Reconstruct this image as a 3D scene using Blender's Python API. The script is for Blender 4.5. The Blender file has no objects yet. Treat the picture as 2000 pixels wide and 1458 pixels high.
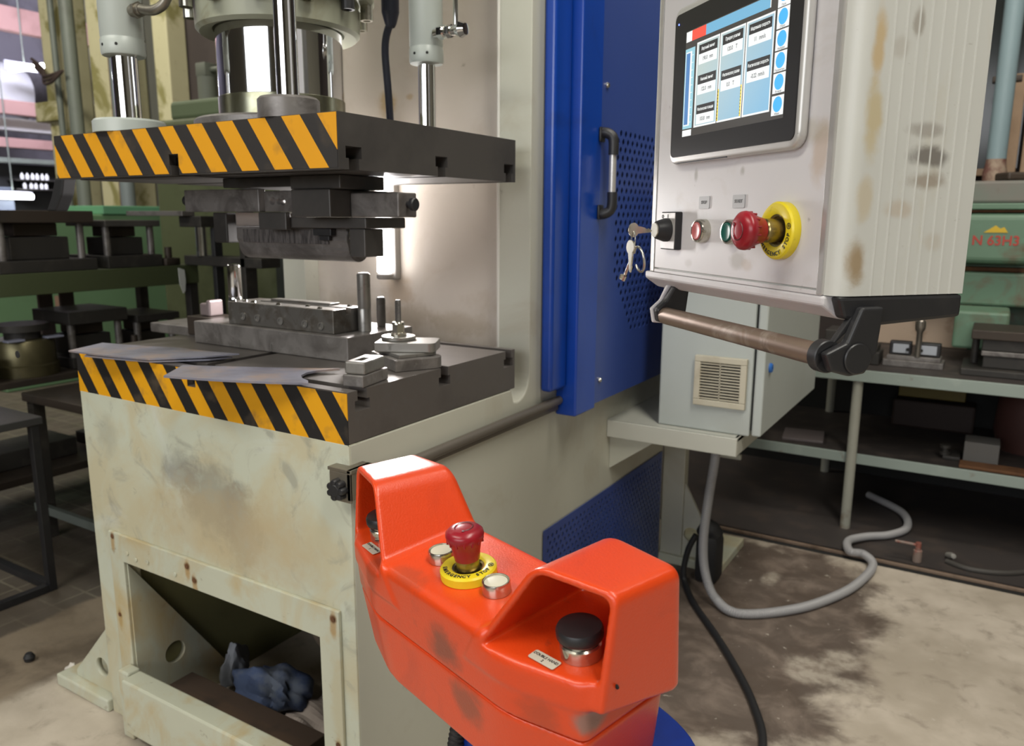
import bpy, bmesh, math, random
import numpy as np
from mathutils import Vector, Matrix

sc = bpy.context.scene
COL = sc.collection
R = math.radians
random.seed(4)

# ------------------------------------------------------------------ camera
def rot_axes(yaw, pitch, roll):
    cy, sy, cp, sp = math.cos(yaw), math.sin(yaw), math.cos(pitch), math.sin(pitch)
    f = Vector((cp * sy, cp * cy, sp)); r = Vector((cy, -sy, 0)); u = r.cross(f)
    cr, sr = math.cos(roll), math.sin(roll)
    return r * cr + u * sr, u * cr - r * sr, f

CAM_LOC = Vector((0.8688, -0.9115, 1.1275))
_r, _u, _f = rot_axes(-0.5498, -0.1951, 0.005)
cam_d = bpy.data.cameras.new('camera')
cam = bpy.data.objects.new('camera', cam_d)
COL.objects.link(cam)
cam.matrix_world = Matrix(((_r.x, _u.x, -_f.x, CAM_LOC.x), (_r.y, _u.y, -_f.y, CAM_LOC.y), (_r.z, _u.z, -_f.z, CAM_LOC.z), (0, 0, 0, 1)))
cam_d.sensor_fit = 'HORIZONTAL'; cam_d.sensor_width = 36.0
cam_d.lens = 36.0 * 1530.7 / 2000.0
cam_d.clip_start = 0.02; cam_d.clip_end = 100
cam_d.dof.use_dof = True
cam_d.dof.focus_distance = 0.93
cam_d.dof.aperture_fstop = 8.0
sc.camera = cam

# ------------------------------------------------------------------ light of the hall
w = bpy.data.worlds.new('world'); sc.world = w; w.use_nodes = True
w.node_tree.nodes['Background'].inputs[0].default_value = (0.75, 0.80, 0.85, 1)
w.node_tree.nodes['Background'].inputs[1].default_value = 0.10

def area(name, loc, target, size, size_y, power, col):
    d = bpy.data.lights.new(name, 'AREA'); d.shape = 'RECTANGLE'; d.size = size; d.size_y = size_y
    d.energy = power; d.color = col
    o = bpy.data.objects.new(name, d); COL.objects.link(o); o.location = loc
    o.rotation_euler = (Vector(target) - Vector(loc)).to_track_quat('-Z', 'Y').to_euler()
    return o
# rows of ceiling fluorescents of the hall, above and behind the photographer
area('ceiling_lamp_row', (1.6, -0.6, 3.6), (0.9, 0.4, 0.0), 0.5, 2.6, 62, (1.0, 0.96, 0.86))
area('ceiling_lamp_row', (-1.2, -2.3, 3.6), (-0.6, 0.0, 0.6), 2.6, 0.5, 52, (1.0, 0.97, 0.85))
area('ceiling_lamp_row', (1.3, 1.6, 3.4), (1.2, 1.9, 0.0), 1.8, 0.4, 24, (1.0, 0.93, 0.82))
area('ceiling_lamp_row', (-4.6, 0.8, 4.2), (-5.4, 3.2, 1.6), 3.0, 0.5, 105, (1.0, 0.95, 0.80))
area('ceiling_lamp_row', (-10.5, 4.5, 5.2), (-13.5, 6.0, 2.5), 4.0, 0.6, 560, (0.86, 0.86, 1.0))
# added soft fill behind the camera, brightens the front faces
area('front_fill', (0.2, -6.2, 2.3), (0.0, 0.5, 0.9), 5.0, 1.8, 125, (0.95, 0.97, 1.0))

sc.view_settings.view_transform = 'Standard'
sc.view_settings.look = 'None'
sc.view_settings.gamma = 1
sc.view_settings.exposure = 0.40
sc.view_settings.use_curve_mapping = False

# ------------------------------------------------------------------ materials
MATS = {}
def mat(name, col, rough=.5, metal=0.0, layers=(), bump=0.0, bscale=60, coat=0.0, spec=.5, var=.06, vscale=3.0, emit=None, estr=0, blobs=()):
    """layers: (colour, noise scale, lo, hi, strength, distortion, (sx,sy,sz))"""
    if name in MATS: return MATS[name]
    m = bpy.data.materials.new(name); m.use_nodes = True
    nt = m.node_tree; n = nt.nodes; l = nt.links
    b = n['Principled BSDF']
    b.inputs['Roughness'].default_value = rough; b.inputs['Metallic'].default_value = metal
    b.inputs['Specular IOR Level'].default_value = spec
    b.inputs['Coat Weight'].default_value = coat; b.inputs['Coat Roughness'].default_value = .21
    if emit:
        b.inputs['Emission Color'].default_value = (*emit, 1); b.inputs['Emission Strength'].default_value = estr
    tc = n.new('ShaderNodeTexCoord')
    def noise(scale, dist=0, det=6, sv=None, off=0):
        t = n.new('ShaderNodeTexNoise'); t.inputs['Scale'].default_value = scale; t.inputs['Detail'].default_value = det
        t.inputs['Distortion'].default_value = dist; t.inputs['Roughness'].default_value = .6
        mp = n.new('ShaderNodeMapping'); l.new(tc.outputs['Object'], mp.inputs[0])
        mp.inputs['Location'].default_value = (off * 3.1, off * 1.7, off * 2.3)
        if sv: mp.inputs['Scale'].default_value = sv
        l.new(mp.outputs[0], t.inputs['Vector'])
        return t
    mx = n.new('ShaderNodeMix'); mx.data_type = 'RGBA'
    c0 = tuple(max(0, c * (1 - var * 2)) for c in col); c1 = tuple(min(1, c * (1 + var)) for c in col)
    mx.inputs[6].default_value = (*c0, 1); mx.inputs[7].default_value = (*c1, 1)
    t = noise(vscale); l.new(t.outputs['Fac'], mx.inputs[0])
    cur = mx.outputs[2]
    for i, L in enumerate(layers):
        c, s, lo, hi, st = L[:5]; dist = L[5] if len(L) > 5 else 0; sv = L[6] if len(L) > 6 else None
        t = noise(s, dist, 7, sv, i + 1)
        mr = n.new('ShaderNodeMapRange'); mr.inputs[1].default_value = lo; mr.inputs[2].default_value = hi
        mr.inputs[3].default_value = 0; mr.inputs[4].default_value = st
        l.new(t.outputs['Fac'], mr.inputs[0])
        m2 = n.new('ShaderNodeMix'); m2.data_type = 'RGBA'; m2.inputs[7].default_value = (*c, 1)
        l.new(cur, m2.inputs[6]); l.new(mr.outputs[0], m2.inputs[0]); cur = m2.outputs[2]
    if blobs:
        wob = noise(38, .4, 6, None, 5); wob2 = noise(9, .2, 4, (1, 1, 14), 6)
        for (bx, by, bz, rx, ry, rz, st, bc) in blobs:      # smudges with an outline of their own
            mp = n.new('ShaderNodeMapping'); mp.vector_type = 'POINT'; l.new(tc.outputs['Object'], mp.inputs[0])
            mp.inputs['Scale'].default_value = (1 / rx, 1 / ry, 1 / rz); mp.inputs['Location'].default_value = (-bx / rx, -by / ry, -bz / rz)
            ln = n.new('ShaderNodeVectorMath'); ln.operation = 'LENGTH'; l.new(mp.outputs[0], ln.inputs[0])
            ad = n.new('ShaderNodeMath'); ad.operation = 'MULTIPLY_ADD'; l.new(wob.outputs['Fac'], ad.inputs[0]); ad.inputs[1].default_value = 1.3; l.new(ln.outputs['Value'], ad.inputs[2])
            mr = n.new('ShaderNodeMapRange'); mr.interpolation_type = 'SMOOTHSTEP'; mr.inputs[1].default_value = 1.85; mr.inputs[2].default_value = 1.05; mr.inputs[3].default_value = 0; mr.inputs[4].default_value = st
            l.new(ad.outputs[0], mr.inputs[0])
            m2 = n.new('ShaderNodeMix'); m2.data_type = 'RGBA'; m2.inputs[7].default_value = (*bc, 1); l.new(cur, m2.inputs[6]); l.new(mr.outputs[0], m2.inputs[0]); cur = m2.outputs[2]
    l.new(cur, b.inputs['Base Color'])
    if bump:
        t = noise(bscale, 0, 4); bp = n.new('ShaderNodeBump'); bp.inputs['Strength'].default_value = bump
        bp.inputs['Distance'].default_value = .002
        l.new(t.outputs['Fac'], bp.inputs['Height']); l.new(bp.outputs[0], b.inputs['Normal'])
    MATS[name] = m
    return m

def hazard(name, period, slope, phase, yel, blk, worn=0.35):
    m = mat(name, yel, .45)
    nt = m.node_tree; n = nt.nodes; l = nt.links; b = n['Principled BSDF']
    tc = n.new('ShaderNodeTexCoord'); sp = n.new('ShaderNodeSeparateXYZ'); l.new(tc.outputs['Object'], sp.inputs[0])
    def mt(op, a, bb):
        q = n.new('ShaderNodeMath'); q.operation = op
        for i, v in enumerate((a, bb)):
            if isinstance(v, (int, float)): q.inputs[i].default_value = v
            else: l.new(v, q.inputs[i])
        return q.outputs[0]
    s = mt('ADD', sp.outputs['X'], mt('MULTIPLY', sp.outputs['Z'], slope))
    s = mt('ADD', mt('DIVIDE', s, period), phase)
    f = mt('FRACT', s, 0); k = mt('GREATER_THAN', f, .525)
    src = b.inputs['Base Color'].links[0].from_socket
    # scuffs on both colours
    t = n.new('ShaderNodeTexNoise'); t.inputs['Scale'].default_value = 22; t.inputs['Detail'].default_value = 8; l.new(tc.outputs['Object'], t.inputs['Vector'])
    mr = n.new('ShaderNodeMapRange'); mr.inputs[1].default_value = .56; mr.inputs[2].default_value = .74; mr.inputs[3].default_value = 0; mr.inputs[4].default_value = worn
    l.new(t.outputs['Fac'], mr.inputs[0])
    m1 = n.new('ShaderNodeMix'); m1.data_type = 'RGBA'; l.new(k, m1.inputs[0]); l.new(src, m1.inputs[6]); m1.inputs[7].default_value = (*blk, 1)
    m2 = n.new('ShaderNodeMix'); m2.data_type = 'RGBA'; l.new(mr.outputs[0], m2.inputs[0]); l.new(m1.outputs[2], m2.inputs[6]); m2.inputs[7].default_value = (.10, .075, .05, 1)
    l.new(m2.outputs[2], b.inputs['Base Color'])
    return m

PAINT = mat('press_paint', (.54, .56, .45), .42, blobs=[(.03, -.3, .60, .10, .08, .09, .55, (.17, .165, .15)), (-.06, -.3, .64, .07, .08, .05, .5, (.20, .19, .17)), (.10, -.3, .56, .06, .08, .10, .45, (.18, .175, .16)), (.02, -.3, .54, .22, .08, .10, .5, (.47, .36, .20)), (.20, -.3, .54, .12, .08, .10, .45, (.45, .36, .22)), (-.30, -.3, .68, .04, .08, .05, .35, (.26, .25, .2))], layers=[((.50, .42, .25), 5.0, .46, .62, .6, .8), ((.28, .27, .22), 12.0, .55, .68, .6, 1.4), ((.60, .64, .60), 4, .58, .70, .35, 1.5), ((.12, .11, .09), 26, .68, .76, .6, .5)], bump=.08, bscale=30)
PAINTR = mat('rusty_press_paint', (.52, .53, .42), .45, blobs=[b for x, z in ((-.69, .452), (-.44, .445), (-.42, .42), (-.045, .445), (-.69, .27), (-.045, .20), (-.68, .06)) for b in ((x + .385, -.3, z - .012, .009, .05, .03, .7, (.36, .20, .05)), (x + .385, -.3, z, .009, .05, .009, .9, (.12, .05, .015)))] + [(-.31, -.3, .25, .025, .05, .16, .4, (.45, .33, .13)), (.345, -.3, .28, .02, .05, .12, .35, (.45, .35, .16)), (-.28, -.15, .30, .05, .09, .05, .7, (.30, .17, .08)), (-.28, -.05, .08, .05, .12, .05, .5, (.42, .27, .10))], layers=[((.46, .33, .14), 8.0, .48, .66, .65, .8, (1, 1, .6)), ((.58, .60, .54), 5, .58, .70, .4), ((.16, .10, .05), 30, .66, .74, .6)], bump=.08)
BACKBLOBS = [(-.05, .34, 1.40, .030, .1, .035, .7, (.42, .28, .10)), (.02, .34, 1.41, .012, .1, .008, .6, (.40, .26, .10)), (-.03, .34, .945, .055, .1, .05, .5, (.40, .27, .15)), (.0, .34, .885, .10, .1, .035, .55, (.36, .29, .20)), (.16, .34, .875, .10, .1, .03, .5, (.36, .29, .20)), (-.20, .34, .90, .09, .1, .05, .5, (.36, .30, .22))]
COLP = mat('column_paint', (.52, .52, .44), .40, layers=[((.36, .31, .22), 4.0, .56, .74, .5, .8), ((.16, .14, .11), 15, .68, .76, .55, .5)])
BACKP = mat('throat_paint', (.60, .54, .47), .45, blobs=BACKBLOBS, layers=[((.42, .34, .25), 5.0, .52, .72, .5, .8), ((.20, .15, .09), 22, .68, .76, .6)])
STEEL = mat('bolster_steel', (.15, .135, .125), .38, .45, layers=[((.05, .045, .045), 5, .45, .7, .6), ((.16, .15, .15), 30, .55, .7, .4)], bump=.05)
STEELD = mat('slide_steel', (.095, .088, .082), .45, .35, layers=[((.04, .038, .038), 6, .45, .7, .6)], bump=.05)
STEELL = mat('machined_steel', (.32, .31, .29), .34, .75, layers=[((.16, .14, .12), 9, .5, .68, .6, .5), ((.08, .07, .06), 40, .6, .7, .5)], bump=.06)
STEELG = mat('grey_die_steel', (.215, .20, .19), .42, .4, layers=[((.085, .075, .07), 14, .44, .64, .75, .8), ((.28, .27, .26), 40, .58, .7, .5)], bump=.08)
CHROME = mat('chrome', (.72, .72, .72), .07, 1.0, var=.0)
ZINC = mat('zinc', (.55, .54, .50), .25, .95)
BRASS = mat('old_brass', (.36, .29, .13), .28, .95, layers=[((.12, .10, .05), 60, .5, .7, .6)])
NICKEL = mat('nickel', (.62, .60, .52), .2, .95, layers=[((.2, .18, .12), 50, .55, .7, .5)])
BLACKP = mat('black_plastic', (.018, .018, .020), .42, layers=[((.05, .048, .045), 20, .55, .75, .4)])
BLACKR = mat('black_rubber', (.014, .014, .015), .6)
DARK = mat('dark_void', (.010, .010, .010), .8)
GREYW = mat('cylinder_paint', (.46, .50, .47), .35, layers=[((.36, .34, .28), 8, .58, .75, .4)])
FLANGE = mat('flange_paint', (.33, .34, .26), .42, layers=[((.16, .13, .06), 9, .56, .72, .7, .7), ((.5, .5, .42), 6, .6, .75, .3)])
INNER = mat('inner_olive_paint', (.20, .19, .085), .6, layers=[((.10, .09, .04), 6, .5, .7, .6)])
OLIVE = mat('olive_paint', (.085, .10, .045), .6, layers=[((.04, .045, .02), 6, .5, .7, .6), ((.13, .14, .08), 4, .58, .7, .5)])
BLUEB = mat('bright_blue_paint', (.002, .050, .36), .32, layers=[((.002, .028, .20), 5, .55, .72, .6, 1.0)], coat=.3)
BLUEP = mat('blue_sheet_paint', (.032, .066, .27), .36, layers=[((.014, .032, .16), 4, .55, .75, .5)], coat=.3)
BLUED = mat('deep_blue_paint', (.003, .026, .22), .35, layers=[((.003, .010, .10), 9, .5, .7, .7)])
ORANGE = mat('orange_plastic', (.72, .060, .008), .34, blobs=[(.025, -.06, -.050, .030, .03, .026, .75, (.14, .05, .03)), (.055, -.06, -.098, .030, .03, .026, .65, (.16, .055, .03)), (-.12, -.06, -.02, .02, .03, .03, .5, (.25, .05, .02)), (.205, -.03, -.055, .022, .03, .014, .85, (.24, .17, .14)), (.16, -.06, -.06, .03, .03, .02, .45, (.25, .05, .02)), (-.045, -.05, .0, .03, .02, .01, .45, (.25, .06, .03)), (.06, .0, .0, .03, .02, .02, .4, (.30, .06, .03)), (-.19, -.05, -.06, .03, .03, .03, .5, (.25, .06, .03))], layers=[((.50, .045, .012), 9, .58, .74, .55, .8), ((.16, .05, .03), 16, .67, .78, .75, .6), ((.20, .12, .09), 60, .70, .78, .5)], bump=.18, bscale=420, coat=.3, spec=.45, var=.03)
YELP = mat('yellow_plastic', (.78, .62, .02), .35, layers=[((.45, .33, .05), 22, .56, .74, .6), ((.10, .08, .03), 45, .66, .76, .6)])
REDP = mat('red_plastic', (.30, .012, .022), .30, layers=[((.18, .010, .012), 20, .5, .7, .5)])
REDB = mat('pale_red_cap', (.50, .13, .13), .35)
GREENB = mat('green_cap', (.008, .10, .075), .3)
WHITEC = mat('cream_cap', (.62, .60, .48), .4)
PENDW = mat('pendant_front', (.62, .60, .61), .38, blobs=[(.050, 0, .078, .014, .05, .036, .6, (.46, .34, .24)), (.035, 0, .10, .025, .05, .014, .5, (.40, .36, .28)), (-.190, 0, .066, .006, .05, .009, .7, (.26, .24, .21)), (-.085, 0, .066, .006, .05, .007, .6, (.28, .26, .23)), (-.085, 0, -.036, .018, .05, .012, .55, (.30, .28, .24)), (-.065, 0, -.040, .012, .05, .008, .45, (.46, .37, .29)), (-.20, 0, -.045, .010, .05, .006, .35, (.35, .32, .29))], layers=[((.46, .42, .38), 14, .56, .72, .35, .8), ((.16, .14, .12), 60, .66, .76, .5)])
PENDS = mat('pendant_side', (.55, .55, .51), .40, blobs=[(.09, .026, .172, .05, .008, .036, .75, (.48, .33, .14)), (.09, .026, .105, .05, .011, .040, .7, (.46, .36, .17)), (.09, .022, -.030, .05, .012, .024, .85, (.28, .19, .09)), (.09, .024, .03, .05, .010, .024, .5, (.44, .34, .18)), (.09, .090, .097, .05, .022, .008, .6, (.24, .21, .18)), (.09, .096, .073, .05, .027, .011, .9, (.15, .135, .12)), (.09, .094, .049, .05, .024, .010, .75, (.26, .21, .16)), (.09, .068, .193, .05, .007, .014, .65, (.24, .21, .17)), (.09, .050, .17, .05, .012, .012, .4, (.34, .30, .25)), (.09, .064, .022, .05, .020, .010, .5, (.40, .31, .22)), (.09, .110, -.01, .05, .012, .010, .4, (.42, .36, .28))], layers=[((.45, .40, .28), 16, .56, .74, .4, .4, (1, 1, .35)), ((.24, .21, .17), 60, .66, .76, .5, .4, (1, 1, 2.2))])
ALU = mat('aluminium', (.60, .58, .56), .30, .55, layers=[((.42, .40, .36), 9, .5, .7, .5)])
BARP = mat('worn_bar', (.30, .22, .17), .38, .65, layers=[((.50, .42, .36), 9, .52, .60, .8, 1.0), ((.10, .08, .07), 22, .66, .74, .7)])
ENCL = mat('enclosure_paint', (.42, .45, .43), .42, layers=[((.34, .34, .30), 5, .56, .75, .4)])
CREAM = mat('cream_plastic', (.50, .46, .36), .5, layers=[((.30, .24, .15), 12, .5, .7, .5)])
LABEL = mat('label_grey', (.42, .42, .43), .4)
LABELW = mat('label_white', (.62, .58, .48), .4)
INK = mat('ink', (.02, .02, .022), .5)
BENCHP = mat('bench_paint', (.26, .31, .28), .5, layers=[((.16, .10, .06), 14, .6, .72, .7), ((.38, .42, .38), 9, .58, .7, .4)])
BENCHT = mat('bench_top', (.036, .030, .028), .6, layers=[((.09, .07, .06), 12, .5, .7, .6)])  # albedo lowered so the shade under the bench is in the colour
MACHG = mat('machine_green', (.12, .21, .14), .5, layers=[((.13, .07, .04), 7, .54, .70, .75, .8), ((.18, .34, .24), 9, .6, .72, .4)])
CABG = mat('cabinet_green', (.14, .25, .13), .5, layers=[((.10, .16, .08), 4, .58, .75, .4)])
RUST = mat('rust', (.13, .055, .02), .8, layers=[((.05, .02, .01), 30, .5, .7, .7)])
DIE = mat('dark_die_iron', (.036, .033, .030), .55, .3, layers=[((.08, .07, .06), 12, .52, .72, .6)])
DIEB = mat('brown_die_iron', (.055, .042, .033), .55, .45, layers=[((.03, .028, .025), 8, .5, .7, .6)])
OLBRASS = mat('drum_iron', (.13, .115, .06), .35, .7, layers=[((.05, .045, .03), 10, .5, .7, .6)])
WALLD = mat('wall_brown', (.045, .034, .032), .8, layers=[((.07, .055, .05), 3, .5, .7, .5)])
CREAMW = mat('cream_pillar', (.56, .52, .33), .7, layers=[((.20, .18, .04), 2.2, .52, .60, .8, .6), ((.30, .24, .14), 9, .6, .72, .4)])
PIPEG = mat('pipe_grey', (.15, .17, .15), .5, layers=[((.08, .08, .07), 4, .5, .7, .5)])
PIPEB = mat('pipe_pale_blue', (.24, .33, .36), .5, layers=[((.30, .28, .30), 3, .5, .7, .5), ((.16, .08, .06), 14, .64, .74, .6)])
TANW = mat('tan_wood', (.36, .24, .15), .6, layers=[((.22, .14, .08), 8, .5, .7, .5)])
CONC = mat('concrete', (.44, .385, .32), .75)
CEIL = mat('ceiling_grey', (.10, .10, .10), .9)
PINKB = mat('beam_pink', (.33, .19, .18), .6, layers=[((.2, .11, .10), 3, .5, .7, .5)])
WOODD = mat('dark_timber', (.075, .05, .038), .65, layers=[((.12, .07, .04), 8, .5, .7, .6, 0, (.3, 2, 2)), ((.03, .025, .022), 14, .55, .72, .6)])
RAG = mat('blue_rag', (.07, .10, .20), .9, layers=[((.16, .18, .22), 10, .5, .6, .7), ((.02, .03, .08), 18, .55, .7, .7)])
PAPER = mat('pale_sheet', (.46, .39, .36), .8, layers=[((.30, .24, .22), 9, .5, .7, .6)])
SPRING = mat('spring_steel', (.25, .25, .31), .33, .35, layers=[((.44, .30, .19), 6, .47, .60, .75, .4), ((.10, .10, .13), 9, .55, .7, .6)])
CONDUIT = mat('grey_conduit', (.33, .325, .33), .42)
GLASSD = mat('dark_glass', (.008, .012, .010), .15)
TUBE = mat('lit_tube', (1, 1, 1), .4, emit=(.96, .98, 1.0), estr=26, var=0)
WTUBE = mat('work_tube', (1, 1, 1), .4, emit=(1.0, .965, .95), estr=6, var=0)

def floor_material():
    m = bpy.data.materials.new('floor_concrete'); m.use_nodes = True
    nt = m.node_tree; n = nt.nodes; l = nt.links; b = n['Principled BSDF']
    class TC: outputs = {'Object': n.new('ShaderNodeNewGeometry').outputs['Position']}
    tc = TC
    def noise(s, det=8, dist=0, off=0):
        t = n.new('ShaderNodeTexNoise'); t.inputs['Scale'].default_value = s; t.inputs['Detail'].default_value = det; t.inputs['Distortion'].default_value = dist
        t.inputs['Roughness'].default_value = .62
        mp = n.new('ShaderNodeMapping'); mp.inputs['Location'].default_value = (off, off * .7, 0); l.new(tc.outputs['Object'], mp.inputs[0]); l.new(mp.outputs[0], t.inputs['Vector'])
        return t.outputs['Fac']
    def mr(v, lo, hi, a=0., c=1.):
        q = n.new('ShaderNodeMapRange'); q.inputs[1].default_value = lo; q.inputs[2].default_value = hi; q.inputs[3].default_value = a; q.inputs[4].default_value = c
        q.interpolation_type = 'SMOOTHSTEP'
        l.new(v, q.inputs[0]); return q.outputs[0]
    def mx(f, a, c):
        q = n.new('ShaderNodeMix'); q.data_type = 'RGBA'
        for i, v in ((0, f), (6, a), (7, c)):
            if isinstance(v, tuple): q.inputs[i].default_value = (*v, 1)
            elif isinstance(v, float): q.inputs[i].default_value = v
            else: l.new(v, q.inputs[i])
        return q.outputs[2]
    def mt(op, a, c=0.):
        q = n.new('ShaderNodeMath'); q.operation = op
        for i, v in enumerate((a, c)):
            if isinstance(v, (int, float)): q.inputs[i].default_value = v
            else: l.new(v, q.inputs[i])
        return q.outputs[0]
    base = mx(mr(noise(3.0), .35, .65), (.40, .345, .275), (.54, .475, .395))
    base = mx(mr(noise(14, 8, .4, 3), .52, .72, 0, .6), base, (.22, .18, .14))
    # the oily stain in front of the cabinet: a blob with its own outline
    sp = n.new('ShaderNodeSeparateXYZ'); l.new(tc.outputs['Object'], sp.inputs[0])
    def blob(x, y, rx, ry, wob, seed, lo=.75, hi=1.1):
        dx = mt('DIVIDE', mt('SUBTRACT', sp.outputs[0], x), rx); dy = mt('DIVIDE', mt('SUBTRACT', sp.outputs[1], y), ry)
        d = mt('SQRT', mt('ADD', mt('MULTIPLY', dx, dx), mt('MULTIPLY', dy, dy)))
        d = mt('ADD', d, mt('MULTIPLY', mt('SUBTRACT', noise(5, 8, .3, seed), .5), wob))
        return mr(d, hi, lo)
    st = blob(.34, 1.20, .36, .72, 1.3, 1, .85, 1.15)
    base = mx(mt('MULTIPLY', st, .97), base, mx(mr(noise(9, 8, .5, 7), .42, .72), (.095, .070, .055), (.20, .155, .125)))
    for (x, y, rx, ry, s) in ((.575, 1.03, .055, .06, 2), (.63, 1.13, .045, .05, 5), (.66, 1.02, .05, .03, 6), (.36, 1.50, .03, .05, 8)):
        base = mx(mt('MULTIPLY', blob(x, y, rx * 1.15, ry * 1.15, 2.6, s, .55, 1.15), .8), base, mx(mr(noise(30, 8, .3, s), .4, .65), (.45, .40, .33), (.27, .225, .18)))
    base = mx(mr(noise(38, 6, .2, 11), .655, .70, 0, .8), base, (.50, .45, .38))
    # darker oily strips of the old tiled floor to the left, past a straight joint
    g = mt('SUBTRACT', mt('MULTIPLY', sp.outputs[0], -1), mt('ADD', 1.02, mt('MULTIPLY', mt('SUBTRACT', noise(4, 8, 0, 9), .5), .10)))
    old = mr(g, -.02, .03)
    tile = n.new('ShaderNodeTexBrick'); tile.offset = 0.0; tile.inputs['Scale'].default_value = 1.0
    tile.inputs['Brick Width'].default_value = .10; tile.inputs['Row Height'].default_value = .10; tile.inputs['Mortar Size'].default_value = .004
    tile.inputs['Color1'].default_value = (.085, .07, .055, 1); tile.inputs['Color2'].default_value = (.11, .092, .07, 1); tile.inputs['Mortar'].default_value = (.17, .15, .11, 1)
    l.new(tc.outputs['Object'], tile.inputs['Vector'])
    tl = mx(mr(noise(3, 8, .3, 13), .4, .65), tile.outputs['Color'], (.10, .08, .06))
    strip = mr(g, .30, .32)
    mid = mx(mr(noise(5, 8, .4, 15), .4, .66), (.24, .19, .135), (.13, .10, .07))
    base = mx(old, base, mx(strip, mid, tl))
    l.new(base, b.inputs['Base Color'])
    l.new(mr(noise(6), .35, .7, .45, .85), b.inputs['Roughness'])
    bp = n.new('ShaderNodeBump'); bp.inputs['Strength'].default_value = .25; bp.inputs['Distance'].default_value = .004
    l.new(noise(40), bp.inputs['Height']); l.new(bp.outputs[0], b.inputs['Normal'])
    return m
FLOORM = floor_material()

# ------------------------------------------------------------------ mesh helpers
class MB:
    def __init__(s):
        s.bm = bmesh.new()
    def _add(s, tmp, M=None):
        if M is not None: tmp.transform(M)
        me = bpy.data.meshes.new('t'); tmp.to_mesh(me); tmp.free(); s.bm.from_mesh(me); bpy.data.meshes.remove(me)
        return s
    def box(s, x0, x1, y0, y1, z0, z1, bev=0.0, seg=2, M=None):
        t = bmesh.new(); bmesh.ops.create_cube(t, size=1)
        for v in t.verts: v.co = Vector(((x0 + x1) / 2 + v.co.x * (x1 - x0), (y0 + y1) / 2 + v.co.y * (y1 - y0), (z0 + z1) / 2 + v.co.z * (z1 - z0)))
        if bev: bmesh.ops.bevel(t, geom=t.edges[:], offset=bev, segments=seg, affect='EDGES', profile=.5)
        return s._add(t, M)
    def lathe(s, prof, loc=(0, 0, 0), axis='Z', seg=32, M=None, smooth=True, a0=0, a1=360):
        """prof: list of (r, h)"""
        t = bmesh.new(); full = abs(a1 - a0) >= 360; ns = seg if full else seg + 1
        rows = []
        for r, h in prof:
            if r < 1e-6: rows.append([t.verts.new((0, 0, h))]); continue
            rows.append([t.verts.new((r * math.cos(R(a0 + (a1 - a0) * i / seg)), r * math.sin(R(a0 + (a1 - a0) * i / seg)), h)) for i in range(ns)])
        for A, B in zip(rows, rows[1:]):
            for i in range(seg):
                j = (i + 1) % ns
                q = [A[i % len(A)], A[j % len(A)], B[j % len(B)], B[i % len(B)]]
                u = []
                for v in q:
                    if v not in u: u.append(v)
                if len(u) > 2:
                    try:
                        f = t.faces.new(u); f.smooth = smooth
                    except ValueError: pass
        bmesh.ops.recalc_face_normals(t, faces=t.faces[:])
        Mx = Matrix.Translation(loc)
        if axis == 'X': Mx = Mx @ Matrix.Rotation(R(90), 4, 'Y')
        elif axis == 'Y': Mx = Mx @ Matrix.Rotation(R(-90), 4, 'X')
        elif axis == '-Y': Mx = Mx @ Matrix.Rotation(R(90), 4, 'X')
        if M is not None: Mx = M @ Mx
        return s._add(t, Mx)
    def cyl(s, r, h0, h1, loc=(0, 0, 0), axis='Z', seg=24, bev=0.0, M=None):
        p = [(0, h0), (r - bev, h0)] + ([(r, h0 + bev)] if bev else []) + ([(r, h1 - bev)] if bev else []) + [(r - bev, h1), (0, h1)]
        s.lathe(p, loc, axis, seg, M)
        return s
    def hexn(s, r, h0, h1, loc=(0, 0, 0), axis='Z', M=None, inner=0):
        if inner: return s.lathe([(inner, h1 - .004), (inner, h1), (r, h1), (r, h0), (0, h0)], loc, axis, 6, M, False)
        return s.lathe([(0, h0), (r, h0), (r, h1), (0, h1)], loc, axis, 6, M, False)
    def prism(s, pts, h0, h1, plane='XY', bev=0.0, M=None, seg=2):
        """polygon in a plane, extruded along the third axis from h0 to h1"""
        t = bmesh.new()
        def P(a, b, h):
            return {'XY': (a, b, h), 'XZ': (a, h, b), 'YZ': (h, a, b)}[plane]
        A = [t.verts.new(P(a, b, h0)) for a, b in pts]; B = [t.verts.new(P(a, b, h1)) for a, b in pts]
        t.faces.new(A); t.faces.new(B[::-1])
        for i in range(len(pts)):
            j = (i + 1) % len(pts); t.faces.new((A[i], B[i], B[j], A[j]))
        bmesh.ops.recalc_face_normals(t, faces=t.faces[:])
        if bev: bmesh.ops.bevel(t, geom=t.edges[:], offset=bev, segments=seg, affect='EDGES', profile=.5)
        bmesh.ops.triangulate(t, faces=[f for f in t.faces if len(f.verts) > 4])
        return s._add(t, M)
    def tube(s, pts, r, seg=12, rad=None, smooth_path=0, cap=True, M=None):
        P = [Vector(p) for p in pts]
        if smooth_path: P = spline(P, smooth_path)
        t = bmesh.new(); rings = []; up = None
        for i, p in enumerate(P):
            d = (P[min(i + 1, len(P) - 1)] - P[max(i - 1, 0)]).normalized()
            if up is None:
                up = d.orthogonal().normalized()
            else:
                up = (up - d * up.dot(d)).normalized()
            b = d.cross(up); rr = rad(i) if rad else r
            rings.append([t.verts.new(p + up * rr * math.cos(2 * math.pi * k / seg) + b * rr * math.sin(2 * math.pi * k / seg)) for k in range(seg)])
        for A, B in zip(rings, rings[1:]):
            for k in range(seg):
                f = t.faces.new((A[k], A[(k + 1) % seg], B[(k + 1) % seg], B[k])); f.smooth = True
        if cap: t.faces.new(rings[0][::-1]); t.faces.new(rings[-1])
        return s._add(t, M)
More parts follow.
